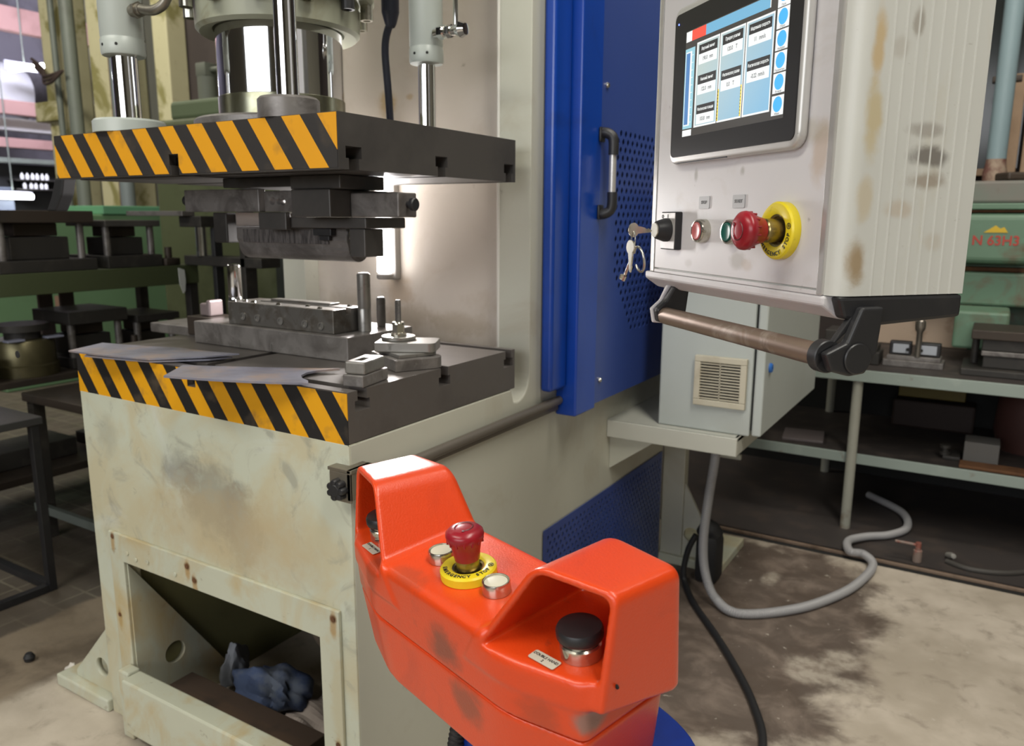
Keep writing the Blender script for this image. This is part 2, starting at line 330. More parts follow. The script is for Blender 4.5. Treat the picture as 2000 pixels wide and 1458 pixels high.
    def build(s, name, m, parent=None, local=False, M=None):
        """link as ONE mesh object. parent given: world coordinates unless local"""
        if M is not None: s.bm.transform(M)
        me = bpy.data.meshes.new(name)
        o = bpy.data.objects.new(name, me); COL.objects.link(o)
        if parent is None:
            xs = [v.co for v in s.bm.verts]
            c = Vector(((min(v.x for v in xs) + max(v.x for v in xs)) / 2, (min(v.y for v in xs) + max(v.y for v in xs)) / 2, min(v.z for v in xs)))
            bmesh.ops.translate(s.bm, verts=s.bm.verts[:], vec=-c); o.location = c
            ORG[o.name] = c
        else:
            org = ORG[parent.name]
            if not local: bmesh.ops.translate(s.bm, verts=s.bm.verts[:], vec=-org)
            o.parent = parent; ORG[o.name] = org
        s.bm.to_mesh(me); s.bm.free()
        if any(p.use_smooth for p in me.polygons): me.set_sharp_from_angle(angle=R(38))
        for q in (m if isinstance(m, (list, tuple)) else [m]): me.materials.append(q)
        return o

ORG = {}
def resample(P, step):
    out = [P[0]]; acc = 0.0
    for a, b in zip(P, P[1:]):
        d = (b - a).length
        while acc + d >= step:
            a = a + (b - a) * ((step - acc) / d); out.append(a); d = (b - a).length; acc = 0.0
        acc += d
    return out
def spline(P, n):
    out = []
    for i in range(len(P) - 1):
        p0, p1, p2, p3 = P[max(i - 1, 0)], P[i], P[i + 1], P[min(i + 2, len(P) - 1)]
        for k in range(n):
            t = k / n
            out.append(.5 * ((2 * p1) + (p2 - p0) * t + (2 * p0 - 5 * p1 + 4 * p2 - p3) * t * t + (3 * p1 - p0 - 3 * p2 + p3) * t ** 3))
    out.append(P[-1]); return out

def tag(o, label, cat, group=None, kind=None):
    o['label'] = label; o['category'] = cat
    if group: o['group'] = group
    if kind: o['kind'] = kind
    return o
def thing(name, label, cat, loc=(0, 0, 0), group=None, M=None):
    o = bpy.data.objects.new(name, None); COL.objects.link(o); o.empty_display_size = .05
    if M is not None: o.matrix_world = M
    else: o.location = loc
    ORG[o.name] = Vector(loc)
    return tag(o, label, cat, group)
def struct(name, mb, m):
    o = mb.build(name, m); o['kind'] = 'structure'; return o
def apply_mods(o):
    dg = bpy.context.evaluated_depsgraph_get(); dg.update()
    me = bpy.data.meshes.new_from_object(o.evaluated_get(dg), depsgraph=dg)
    old = o.data; o.modifiers.clear(); o.data = me; bpy.data.meshes.remove(old)
def cut(o, mb):
    """carve the shapes of mb (world coordinates) out of o"""
    me = bpy.data.meshes.new('c'); mb.bm.to_mesh(me); mb.bm.free()
    c = bpy.data.objects.new('c', me); COL.objects.link(c)
    bpy.context.view_layer.update()
    md = o.modifiers.new('b', 'BOOLEAN'); md.operation = 'DIFFERENCE'; md.object = c; md.solver = 'EXACT'
    apply_mods(o)
    bpy.data.objects.remove(c); bpy.data.meshes.remove(me)
def smooth(o, ang=35):
    for p in o.data.polygons: p.use_smooth = True
    try: o.data.set_sharp_from_angle(angle=R(ang))
    except Exception: pass
    return o

def text_bm(s, size, align='CENTER', ext=.0002, res=3):
    cu = bpy.data.curves.new('t', 'FONT'); cu.body = s; cu.size = size; cu.align_x = align; cu.align_y = 'CENTER'; cu.extrude = ext; cu.resolution_u = res; cu.offset = size * .022
    o = bpy.data.objects.new('t', cu); COL.objects.link(o)
    dg = bpy.context.evaluated_depsgraph_get(); dg.update()
    me = bpy.data.meshes.new_from_object(o.evaluated_get(dg), depsgraph=dg)
    bpy.data.objects.remove(o); bpy.data.curves.remove(cu)
    b = bmesh.new(); b.from_mesh(me); bpy.data.meshes.remove(me); return b
def add_text(mb, s, size, M, align='CENTER', ext=.0002, sx=1.0):
    b = text_bm(s, size, align, ext); b.transform(Matrix.Diagonal((sx, 1, 1, 1))); mb._add(b, M); return mb
def arc_text(mb, s, size, r, mid, step, M, inward=False, ext=.0002):
    """letters around a circle in the local XY plane; mid = angle (deg) of the middle letter; read along the lower rim"""
    n = len(s)
    for i, ch in enumerate(s):
        if ch == ' ': continue
        a = mid + (i - (n - 1) / 2) * step
        b = text_bm(ch, size, 'CENTER', ext)
        T = Matrix.Translation((r * math.cos(R(a)), r * math.sin(R(a)), 0)) @ Matrix.Rotation(R(a + 90), 4, 'Z')
        mb._add(b, M @ T)
    return mb
# ------------------------------------------------------------------ the setting
struct('floor', MB().box(-18, 6, -7, 10, -.2, 0), FLOORM)
struct('wall_back', MB().box(-5.75, 6, 3.8, 4.0, 0, 6), WALLD)
struct('wall_far', MB().box(-18.2, -18, -7, 10, 0, 6.4), mat('wall_far_paint', (.30, .28, .34), .8, layers=[((.12, .11, .12), 1.2, .45, .6, .7)]))
struct('wall_front', MB().box(-18, 6, -7.2, -7, 0, 6.4), mat('wall_cream', (.40, .38, .30), .8))
struct('wall_right', MB().box(6, 6.2, -7, 4, 0, 6.4), MATS['wall_cream'])
struct('wall_end', MB().box(-18, -5.75, 9.8, 10, 0, 6.4), MATS['wall_cream'])
struct('ceiling', MB().box(-18, 6, -7, 10, 6.4, 6.6), CEIL)

# ------------------------------------------------------------------ the hydraulic press
press = thing('hydraulic_press', 'cream hydraulic C-frame press with black and yellow striped bed and slide', 'press', (-.385, .3, 0))
BZ, BT, SZ, ST = .85, .086, 1.2004, .0844
W, D = .77, .517

def frame_poly():
    p = [(0, 0), (1.46, 0), (1.46, 2.35), (.58, 2.35), (.58, .785)]
    for a in range(0, 91, 15): p.append((.53 + .05 * math.cos(R(a)), .785 - .055 * math.sin(R(a))))
    p += [(.515, .733), (.505, .763), (0, .763)]
    return p
rp = MB().prism(frame_poly(), -.08, 0, 'YZ', .0035).build('right_side_plate', COLP, press)
MB().prism(frame_poly(), -.77, -.69, 'YZ', .0035).build('left_side_plate', COLP, press)
MB().box(-.69, -.08, .63, .65, .70, 2.35).build('throat_back_panel', BACKP, press)
MB().cyl(.0048, .80, 2.34, (-.0835, .584, 0), seg=14).build('lit_edge_bead', mat('lit_edge_white', (.68, .66, .60), .4), press)  # added pale bead imitating the plate edge lit by the work lamp
MB().box(-.69, -.08, .9, .92, 0, .75).build('inner_back_plate', INNER, press)
MB().box(-.69, -.08, .03, .64, .735, .763).build('bed_support_plate', OLIVE, press)
# front panel with the access opening
MB().prism([(-.7695, 0), (-.66, 0), (-.66, .402), (-.077, .402), (-.077, 0), (-.0005, 0), (-.0005, .763), (-.7695, .763)], -.0015, .03, 'XZ', .002).build('front_panel', PAINT, press)
fr = MB().prism([(-.705, .022), (-.658, .022), (-.658, .40), (-.08, .40), (-.08, .022), (-.032, .022), (-.032, .462), (-.705, .462)], -.009, -.0012, 'XZ', .002).build('opening_frame', PAINTR, press)
for x, z in ((-.69, .452), (-.44, .445), (-.42, .42), (-.045, .445), (-.69, .27), (-.045, .20), (-.68, .06)):
    MB().cyl(.0045, .009, .0105, (x, 0, z), '-Y', 10).build('rusty_bolt', RUST, fr)
for x, z in ((-.640, .425), (-.61, .418), (-.57, .422), (-.48, .418)):
    MB().cyl(.005, .009, .0115, (x, 0, z), '-Y', 10, .001).build('paint_lump', PAINT, fr)
MB().box(-.632, -.08, -.055, -.010, .03, .155, .004).build('cross_rail', PAINTR, press)
MB().box(-.668, -.632, -.040, -.0095, .0, .16, .004).build('rail_stop', PAINTR, press)
g = MB().prism([(-.002, .395), (-.002, .0), (.27, .0), (.27, .04), (.23, .045)], -.668, -.655, 'YZ', .001).build('inner_gusset', PAINTR, press)
cut(g, MB().cyl(.026, -.7, -.6, (0, .092, .140), 'X', 28))
MB().box(-.69, -.668, .03, .9, 0, .735).build('inner_side_lining', INNER, press)
MB().box(-.10, -.085, .03, .9, 0, .735).build('inner_side_lining', INNER, press)
# left foot: gusset with a hole on a flat shoe
g = MB().prism([(-.772, .215), (-.935, .045), (-.935, .03), (-.772, .03)], .012, .026, 'XZ', .001).build('foot_gusset', PAINT, press)
cut(g, MB().cyl(.024, -.1, .1, (-.822, 0, .088), 'Y', 28))
MB().box(-.985, -.772, -.012, .16, 0, .03, .004).build('foot_shoe', PAINTR, press)

# bed with T-slots along X and one across
def slot_poly(z0, z1, dirn, ys=(.034, .262, .491), y0=0, y1=D):
    """outline in (y,z); slots open upward (dirn=1, at z1) or downward (dirn=-1, at z0)"""
    top = z1 if dirn > 0 else z0; oth = z0 if dirn > 0 else z1
    p = [(y0, oth), (y0, top)]
    for c in ys:
        n, h = .0115, .018; a, b = top - dirn * .017, top - dirn * .035
        p += [(c - n, top), (c - n, a), (c - h, a), (c - h, b), (c + h, b), (c + h, a), (c + n, a), (c + n, top)]
    p += [(y1, top), (y1, oth)]
    return p
def cross_slot(top, dirn, x):
    m = MB(); a, b = top - dirn * .017, top - dirn * .035
    m.box(x - .0115, x + .0115, -.1, .7, min(top + dirn * .01, b), max(top + dirn * .01, b))
    m2 = MB().box(x - .018, x + .018, -.1, .7, min(a, b), max(a, b))
    return m, m2
bed = MB().prism(slot_poly(BZ - BT, BZ, 1), -W, 0, 'YZ').build('bed', STEEL, press)
for q in cross_slot(BZ, 1, -.394): cut(bed, q)
slide = MB().prism(slot_poly(SZ, SZ + ST, -1), -W, -.001, 'YZ').build('slide', STEELD, press)
for q in cross_slot(SZ, -1, -.395): cut(slide, q)
HZB = hazard('bed_stripes', .081, .716, .157, (.74, .345, .006), (.014, .013, .013), .6)
HZS = hazard('slide_stripes', .0781, .716, -.170, (.74, .335, .012), (.030, .027, .026), .45)
t = MB().box(-W, -.001, -.0012, -.0003, BZ - BT - .004, BZ - .002).build('striped_tape', HZB, bed)
cut(t, MB().box(-.406, -.382, -.1, .1, BZ - .036, BZ + .02))
t = MB().box(-W, -.002, -.0012, -.0003, SZ + .002, SZ + ST - .001).build('striped_tape', HZS, slide)
cut(t, MB().box(-.408, -.382, -.1, .1, SZ - .02, SZ + .036))

# ram, cylinder head, guide cylinders
RX, RY, TOP = -.395, .26, SZ + ST
MB().lathe([(0, TOP + .0), (.171, TOP + .0), (.171, TOP + .026), (.167, TOP + .03), (0, TOP + .03)], (RX, RY, 0), seg=64).build('ram_foot_flange', STEELG, press)
MB().lathe([(0, TOP + .03), (.122, TOP + .03), (.122, 1.62), (0, 1.62)], (RX, RY, 0), seg=72).build('ram', CHROME, press)
MB().lathe([(.1225, TOP + .031), (.1235, TOP + .031), (.1235, TOP + .072), (.1225, TOP + .073)], (RX, RY, 0), seg=72).build('oily_ram_band', mat('oily_steel', (.30, .30, .22), .25, .9, layers=[((.16, .15, .07), 14, .45, .65, .7, 1.0)]), press)
FX, FY = -.395, .26
MB().lathe([(.126, 1.62), (.126, 1.485), (.150, 1.478), (.157, 1.485), (.159, 1.528), (.150, 1.534), (.150, 1.62), (.126, 1.62)], (FX, FY, 0), seg=72).build('cylinder_flange', FLANGE, press)
MB().lathe([(.11, 1.5401), (.182, 1.5401), (.187, 1.546), (.187, 2.2), (.11, 2.2)], (FX, FY, 0), seg=72).build('cylinder_body', FLANGE, press)
for k in range(12):
    a = R(k * 30 + 4)
    b = MB().lathe([(0, 1.532), (.006, 1.532), (.0075, 1.511), (.0125, 1.511), (.0125, 1.54), (0, 1.54)], (FX + .173 * math.cos(a), FY + .173 * math.sin(a), 0), seg=18, smooth=False).build('socket_bolt', NICKEL if k % 3 else BLACKP, press)
def guide(x, y, rr, rc, zc, rcol, colm, hcol, cyl=True):
    MB().lathe([(0, TOP), (rcol, TOP), (rcol, TOP + hcol - .004), (rcol - .004, TOP + hcol), (0, TOP + hcol)], (x, y, 0), seg=40).build('rod_collar', colm, press)
    MB().cyl(rr, TOP + hcol, 1.75, (x, y, 0), seg=32).build('guide_rod', CHROME, press)
    if cyl:
        c = MB().lathe([(0, zc + .001), (rc * .98, zc), (rc * 1.03, zc + .004), (rc * 1.03, zc + .027), (rc * .99, zc + .030), (rc * .985, zc + .032), (rc * 1.01, zc + .034), (rc * 1.0, zc + .4), (0, zc + .4)], (x, y, 0), seg=40).build('guide_cylinder', GREYW, press)
        for a in (-50, -95, 200): MB().cyl(.0028, rc * 1.03 - .002, rc * 1.03 + .0006, (x, y, zc + .016), 'X', 10, M=Matrix.Translation((x, y, 0)) @ Matrix.Rotation(R(a), 4, 'Z') @ Matrix.Translation((-x, -y, 0))).build('pin_hole', DARK, c)
guide(-.600, .055, .0235, .0385, 1.428, .066, GREYW, .025)
guide(-.150, .045, .0180, .034, 1.62, .050, STEELG, .034, False)
guide(-.172, .445, .0180, .034, 1.437, .056, GREYW, .022)
# pipe fittings
f = MB(); f.cyl(.010, 0, .055, (-.172 + .033, .43, 1.49), 'X', 16, .001); f.hexn(.014, .012, .024, (-.172 + .033, .43, 1.49), 'X'); f.hexn(.013, .032, .042, (-.172 + .033, .43, 1.49), 'X')
f.lathe([(0, -.013), (.011, -.011), (.016, 0), (.011, .011), (0, .013)], (-.172 + .098, .43, 1.49), 'X', 20)
f.tube([(-.172 + .085, .43, 1.49), (-.172 + .085, .43, 1.55), (-.172 + .083, .44, 1.75)], .005, 10)
f.build('elbow_fitting', CHROME, press)
f = MB(); f.cyl(.011, .036, .066, (-.6, .055, 1.505), 'X', 16, .001); f.hexn(.015, .05, .058, (-.6, .055, 1.505), 'X')
f.tube([(-.535, .055, 1.505), (-.50, .058, 1.50), (-.475, .065, 1.515), (-.468, .07, 1.56), (-.468, .07, 1.75)], .009, 12, smooth_path=6)
f.build('oil_pipe', mat('pipe_metal', (.26, .24, .20), .35, .8), press)
f = MB(); f.tube([(-.352, .55, 1.75), (-.352, .55, 1.58)], .020, 16); f.lathe([(.020, 1.58), (.013, 1.555), (.009, 1.548)], (-.352, .55, 0), seg=16); f.tube([(-.352, .55, 1.56), (-.366, .55, 1.53), (-.370, .55, 1.49), (-.363, .55, 1.40), (-.358, .55, 1.30), (-.357, .55, 1.26)], .0085, 12, smooth_path=8)
f.build('black_cable', mat('blue_black_rubber', (.012, .016, .035), .45), press)

# side rail, its end bracket and star knob
f = MB(); f.tube([(.012, .03, .696), (.012, .702, .702)], .0105, 14); f.box(.0005, .010, .03, .702, .678, .690)
f.build('side_rail', mat('rail_steel', (.17, .15, .125), .4, .4), press)
f = MB().box(-.03, .022, -.022, .030, .722, .728, .001).box(-.026, .02, -.022, -.018, .672, .722, .001).box(.012, .020, -.022, .03, .676, .728, .001).build('rail_bracket', mat('bracket_steel', (.28, .25, .20), .4, .8, layers=[((.1, .08, .06), 20, .5, .7, .6)]), press)
k = MB(); k.cyl(.011, .018, .036, (-.004, 0, .694), '-Y', 24, .002)
for i in range(7):
    a = R(i * 360 / 7); k.lathe([(0, .018), (.0055, .018), (.0062, .022), (.0062, .032), (.005, .035), (0, .036)], (-.004 + .0125 * math.cos(a), 0, .694 + .0125 * math.sin(a)), '-Y', 14)
k.build('star_knob', BLACKP, f)

# cabinet shelf welded to the side, rear foot, lower blue mesh panel
f = MB().box(0.0005, .358, 1.012, 1.80, .575, .585).box(.0005, .358, 1.006, 1.016, .537, .585, .002).box(.348, .358, 1.016, 1.80, .537, .585, .002).build('cabinet_shelf', mat('shelf_paint', (.50, .50, .44), .4), press)
MB().prism([(.0005, .57), (.125, .57), (.125, .53), (.0005, .44)], 1.03, 1.042, 'XZ').build('shelf_brace', COLP, press)
MB().box(.088, .105, 1.70, 1.715, .315, .5365, .002).box(.105, .19, 1.70, 1.715, .315, .332, .002).build('cable_bracket', COLP, press)
MB().box(.0005, .075, 1.462, 1.50, 0, .56, .003).build('rear_leg_plate', COLP, press)
g = MB().prism([(.0755, .28), (.0755, .03), (.20, .03), (.20, .05)], 1.47, 1.482, 'XZ', .001).build('rear_gusset', COLP, press)
cut(g, MB().cyl(.026, 1.4, 1.55, (.104, 0, .105), 'Y', 28))
MB().box(.0005, .215, 1.445, 1.72, 0, .03, .004).build('rear_shoe', PAINT, press)
# ------------------------------------------------------------------ perforated sheets
def perforated(y0, y1, z0, z1, pitch_y, pitch_z, hy, hz, mask, x):
    """sheet in the plane x, rows of slotted holes staggered like bricks, holes where mask(y, z)"""
    t = bmesh.new()
    nz = int(round((z1 - z0) / pitch_z)); dz = (z1 - z0) / nz
    for j in range(nz):
        off = pitch_y * .5 * (j % 2); a, b = z0 + j * dz, z0 + (j + 1) * dz
        ys = [y0]; q = y0 + (off or pitch_y)
        while q < y1 - 1e-6: ys.append(q); q += pitch_y
        ys.append(y1)
        for p, r in zip(ys, ys[1:]):
            cy, cz = (p + r) / 2, (a + b) / 2
            o = [t.verts.new((x, yy, zz)) for yy, zz in ((p, a), (r, a), (r, b), (p, b))]
            if r - p > pitch_y * .9 and mask(cy, cz):
                ring = []
                for k in range(12):
                    an = R(k * 30 - 135); ring.append(t.verts.new((x, cy + hy * math.cos(an) * (1.15 if k % 3 else 1), cz + hz * math.sin(an) * (1.15 if k % 3 else 1))))
                for c in range(4):
                    i0 = c * 3; r4 = [ring[(i0 + i) % 12] for i in range(4)]
                    t.faces.new((o[c], o[(c + 1) % 4], r4[3], r4[2], r4[1], r4[0]))
            else: t.faces.new(o)
    bmesh.ops.remove_doubles(t, verts=t.verts[:], dist=1e-5)
    e = bmesh.ops.extrude_face_region(t, geom=t.faces[:])
    bmesh.ops.translate(t, verts=[v for v in e['geom'] if isinstance(v, bmesh.types.BMVert)], vec=(-.002, 0, 0))
    bmesh.ops.recalc_face_normals(t, faces=t.faces[:])
    m = MB(); m._add(t); return m

guard = thing('side_guard', 'blue sheet metal side guard of the press with slotted perforations and a handle', 'guard', (.03, 1.0, .66))
def gm(y, z):
    lo = .905 if z > .98 else .905 + (.98 - z) * .78
    return y > lo and .83 < z < 1.345
pan = perforated(.812, 1.46, .676, 1.95, .029, .0196, .0062, .0072, gm, .052).build('perforated_panel', BLUEP, guard)
MB().box(.001, .049, 1.42, 1.46, .676, 1.95).build('rear_flange', BLUEP, guard)
MB().box(.010, .020, .83, 1.42, .70, 1.95).build('dark_backing', DARK, guard)  # added black sheet, stands in for the dark inside the guard
MB().box(.001, .055, .705, .811, .665, 1.95, .004).build('hinge_strip', BLUEB, guard)
MB().box(.001, .030, .628, .704, .735, 1.95, .008, 3).build('edge_strip', BLUEB, guard)
MB().box(.001, .049, .813, 1.42, .676, .680).build('lower_flange', BLUED, guard)
h = MB().tube([(.084, .812, 1.18), (.084, .812, 1.28)], .0085, 14).build('handle', ALU, guard)
for s in (-1, 1):
    c = 1.2305
    g_ = MB().tube([(.056, .806, c + s * .092), (.068, .807, c + s * .092), (.081, .811, c + s * .084), (.085, .812, c + s * .070), (.085, .812, c + s * .042)], .0120, 16, smooth_path=5)
    g_.box(.0555, .062, .792, .818, c + s * .088 - .017, c + s * .088 + .017, .003)
    g_.build('handle_grip', BLACKP, h)
for y, z in ((.838, 1.432), (.838, .732), (.838, 1.90)):
    MB().lathe([(.0065, 0), (.0065, .002), (.005, .005), (0, .006)], (.0525, y, z), 'X', 16).build('bolt', NICKEL, guard)

low = perforated(.65, 1.44, .0, .385, .022, .017, .0042, .0055, lambda y, z: .02 < z < .37 and y > .67, .0045).build('lower_mesh_panel', BLUEP)
tag(low, 'blue perforated cover panel low on the press side behind the orange console', 'panel')
ORG[low.name] = low.location.copy()

# ------------------------------------------------------------------ control cabinet on the shelf
cab = thing('control_cabinet', 'light grey electrical cabinet with vent grille standing on the press shelf', 'cabinet', (.26, 1.38, .585))
MB().box(.135, .378, 1.04, 1.70, .5855, 1.20, .004).build('cabinet_body', ENCL, cab)
MB().box(.3785, .384, 1.052, 1.69, .60, 1.19).build('door_gasket', BLACKR, cab)
dr = MB().box(.3845, .408, 1.036, 1.715, .589, 1.20, .005, 3).build('cabinet_door', ENCL, cab)
MB().lathe([(0, 0), (.0125, 0), (.0125, .004), (.010, .007), (.004, .007), (.004, .005), (0, .005)], (.408, 1.085, .760), 'X', 24).build('door_lock', mat('blue_plastic', (.02, .12, .42), .35), dr)
v = MB(); X0, X1, Z0, Z1 = .232, .366, .655, .785
v.box(X0, X1, 1.026, 1.0398, Z0, Z0 + .016, .002); v.box(X0, X1, 1.026, 1.0398, Z1 - .016, Z1, .002)
v.box(X0, X0 + .016, 1.026, 1.0398, Z0 + .016, Z1 - .016, .002); v.box(X1 - .016, X1, 1.026, 1.0398, Z0 + .016, Z1 - .016, .002)
v.box((X0 + X1) / 2 - .0012, (X0 + X1) / 2 + .0012, 1.028, 1.036, Z0 + .016, Z1 - .016)
n = 13
for i in range(n):
    z = Z0 + .016 + (i + .5) * (Z1 - Z0 - .032) / n
    v.box(X0 + .016, X1 - .016, 1.028, 1.036, z - .0014, z + .0014)
vg = v.build('vent_grille', CREAM, cab)
MB().box(X0 + .014, X1 - .014, 1.0368, 1.0398, Z0 + .014, Z1 - .014).build('filter_mat', DARK, vg)
# ------------------------------------------------------------------ hanging operator pendant
PO = Vector((.674, -.041, 1.116)); px1 = Vector((.743, -.669, 0)).normalized(); py1 = Vector((.669, .743, 0)).normalized()
PM = Matrix(((px1.x, py1.x, 0, PO.x), (px1.y, py1.y, 0, PO.y), (0, 0, 1, PO.z), (0, 0, 0, 1)))
pend = thing('control_pendant', 'off-white hanging control box with touch screen and red emergency stop', 'control panel', M=PM)
FACE = Matrix(((1, 0, 0, 0), (0, 0, -1, 0), (0, 1, 0, 0), (0, 0, 0, 1)))      # local XY of a label -> front face
def pb(mb, name, m, par=pend): return mb.build(name, m, par, local=True)
UL, UR, WB, WT, DP = -.326, .078, -.062, .60, .155
# housing: rounded front corner on the right, chamfered below
def hous():
    t = MB()
    prof = [(UL, .012), (UL + .012, .0)]
    prof += [(UR - .012 + .020 * math.sin(R(a)), .020 - .020 * math.cos(R(a))) for a in range(0, 91, 15)]
    prof += [(UR + .008, DP), (UL, DP)]
    t.prism(prof, WB, WT, 'XY')
    return t
o = pb(hous(), 'housing', PENDS); smooth(o, 20)
rib = MB()
for i in range(8): 
    y = .040 + i * .0138
    rib.box(UR + .0079, UR + .0086, y, y + .0016, WB, WT)
pb(rib, 'side_ribs', mat('rib_paint', (.62, .62, .58), .4))
pb(MB().box(UL + .030, UR - .018, -.0022, -.0003, WB + .006, WT, .0006), 'front_plate', PENDW)
pb(MB().box(UL + .018, UL + .0205, -.0012, .001, WB, WT), 'left_groove', INK)
pb(MB().box(UL + .0205, UL + .029, -.003, .0, WB, WT, .001), 'left_profile', ALU)
pb(MB().box(UR - .0172, UR - .009, -.003, .001, WB, WT, .001), 'right_profile', ALU)
pb(MB().box(UL + .030, UR - .010, -.0026, -.0003, WB - .0005, WB + .0042, .0008), 'lower_strip', PENDW)
pb(MB().prism([(-.003, WB - .0006), (DP, WB - .0006), (DP, -.084), (.05, -.090), (.018, -.086), (-.003, -.072)], UL + .002, UR - .006, 'YZ', .0025), 'lower_chamfer', PENDW)
cap = MB().prism([(.004, WB - .0006), (DP, WB - .0006), (DP, -.086), (.055, -.092), (.012, -.084)], UR - .0055, UR + .009, 'YZ', .0035)
pb(cap, 'end_cap', BLACKP)
pb(MB().tube([(-.12, .08, WT), (-.12, .08, WT + .5)], .03, 20).box(-.2, -.04, .01, .15, WT, WT + .02, .003), 'hanger_tube', ALU)
# handle bar below
br = pb(MB().prism([(.024, -.072), (.050, -.072), (.046, -.118), (.034, -.138), (.016, -.140), (-.006, -.134), (-.014, -.116), (.010, -.106)], UR + .0092, UR + .020, 'YZ', .003, seg=3), 'handle_bracket', BLACKP)
t = MB(); t.prism([(.022, -.080), (.036, -.080), (.004, -.108), (-.014, -.118), (-.014, -.128)], UR + .002, UR + .0092, 'YZ', .001); t.cyl(.0155, UR + .020, UR + .0225, (0, .022, -.122), 'X', 28, .001); t.cyl(.0165, UR - .004, UR + .0092, (0, -.002, -.121), 'X', 28, .001)
t.build('bracket_boss', BLACKP, br, local=True)
pb(MB().prism([(.010, -.080), (.034, -.080), (.030, -.118), (.010, -.132), (-.012, -.130), (-.016, -.112), (-.002, -.100)], UL + .056, UL + .070, 'YZ', .003), 'handle_bracket', BLACKP)
pb(MB().prism([(.006, -.080), (.030, -.080), (.026, -.118), (.008, -.134), (-.014, -.132), (-.018, -.112), (-.004, -.100)], UL + .050, UL + .0555, 'YZ', .002), 'bracket_cover', PENDW)
pb(MB().cyl(.0118, UL + .0702, UR - .003, (0, -.002, -.121), 'X', 28), 'handle_bar', BARP)

# touch screen
def rrect(x0, x1, z0, z1, r, n=6):
    p = []
    for cx, cz, a0 in ((x1 - r, z1 - r, 0), (x0 + r, z1 - r, 90), (x0 + r, z0 + r, 180), (x1 - r, z0 + r, 270)):
        for i in range(n + 1):
            a = R(a0 + 90 * i / n); p.append((cx + r * math.cos(a), cz + r * math.sin(a)))
    return p
scr = pb(MB().prism(rrect(-.2435, .031, .0815, .273, .016), -.0145, -.0023, 'XZ', .0045, seg=3), 'screen_frame', mat('screen_rim', (.58, .57, .55), .35, .35)); smooth(scr, 40)
MB().prism(rrect(-.237, .025, .090, .2645, .008), -.0156, -.0142, 'XZ', .0005).build('bezel', mat('bezel_black', (.016, .015, .016), .35), scr, local=True)
MB().box(-.262 + .04, -.262 + .16, -.0135, -.0125, .0818, .0832).build('frame_slot', INK, scr, local=True)
MB().cyl(.0011, .0150, .0160, (-.2275, 0, .2525), '-Y', 10).build('indicator_light', mat('blue_led', (.02, .05, .9), .3, emit=(.08, .12, 1), estr=6), scr, local=True)
def em(name, c, s=1.0): return mat(name, (0, 0, 0), .25, emit=c, estr=s, var=0)
UI = dict(bg=em('ui_back', (.055, .050, .045)), white=em('ui_white', (.74, .76, .74)), tile=em('ui_tile', (.30, .44, .50)), blue=em('ui_bar', (.16, .38, .55)), red=em('ui_red', (.80, .09, .06)), head=em('ui_head', (.035, .033, .033)), btn=em('ui_button', (.07, .40, .74)), gauge=em('ui_gauge', (.08, .20, .42)), yel=em('ui_yellow', (.72, .55, .03)), sky=em('ui_teal', (.28, .52, .60)), txt=em('ui_ink', (.13, .13, .14)))
def ui_tile_material():
    m = UI['tile']; nt = m.node_tree; n = nt.nodes; l = nt.links; tc = n.new('ShaderNodeTexCoord'); sp = n.new('ShaderNodeSeparateXYZ'); l.new(tc.outputs['Object'], sp.inputs[0])
    a = n.new('ShaderNodeMath'); a.operation = 'SUBTRACT'; l.new(sp.outputs['X'], a.inputs[0]); l.new(sp.outputs['Z'], a.inputs[1])
    mr = n.new('ShaderNodeMapRange'); mr.inputs[1].default_value = -.36; mr.inputs[2].default_value = -.16; l.new(a.outputs[0], mr.inputs[0])
    x = n.new('ShaderNodeMix'); x.data_type = 'RGBA'; x.inputs[6].default_value = (.42, .50, .48, 1); x.inputs[7].default_value = (.22, .42, .58, 1); l.new(mr.outputs[0], x.inputs[0])
    l.new(x.outputs[2], n['Principled BSDF'].inputs['Emission Color'])
ui_tile_material()
disp = MB(); MI = list(UI)
def q(k, x0, x1, z0, z1, lv=0):
    n0 = len(disp.bm.faces); y = -.01575 - lv * .00006
    vs = [disp.bm.verts.new((x, y, z)) for x, z in ((x0, z0), (x1, z0), (x1, z1), (x0, z1))]
    f = disp.bm.faces.new(vs); f.material_index = MI.index(k)
def disc(k, cx, cz, rx, rz, lv):
    y = -.01575 - lv * .00006
    f = disp.bm.faces.new([disp.bm.verts.new((cx + rx * math.cos(R(a)), y, cz + rz * math.sin(R(a)))) for a in range(0, 360, 15)]); f.material_index = MI.index(k)
q('bg', -.207, .005, .1135, .2395)
q('blue', -.159, -.030, .2265, .2385, 1); q('red', -.192, -.159, .2265, .2385, 1); q('white', -.206, -.192, .2265, .2385, 1); q('white', -.030, -.0285, .2265, .2385, 1)
q('sky', -.2065, -.183, .123, .2185, 1); q('white', -.2045, -.190, .1265, .2145, 2); q('gauge', -.2035, -.194, .128, .213, 3); q('white', -.2065, -.184, .1140, .1215, 1)
for i in range(10): q('white', -.190, -.186, .130 + i * .0088, .1307 + i * .0088, 2)
cols = [(-.1785, -.1265), (-.1250, -.0735), (-.0720, -.0200)]
for c0, c1 in cols:
    q('white', c0, c1, .1225, .2215, 1); q('tile', c0 + .0028, c1 - .0018, .1245, .2195, 2)
rows = [(0, .2175, 'Верхний лимит', '190.0   mm'), (0, .1825, 'Нижний лимит', '122.0   mm'), (0, .1480, 'Фактическая позиция', '103.8   mm'), (1, .2175, 'Предел усилия', '120.0    T'), (1, .1790, 'Фактическое усилие', '0.0    T'), (2, .2175, 'Медленная скорость', '11   mm/s'), (2, .1800, 'Фактическая скорость', '-0.22  mm/s')]
lk = MB(); words = []
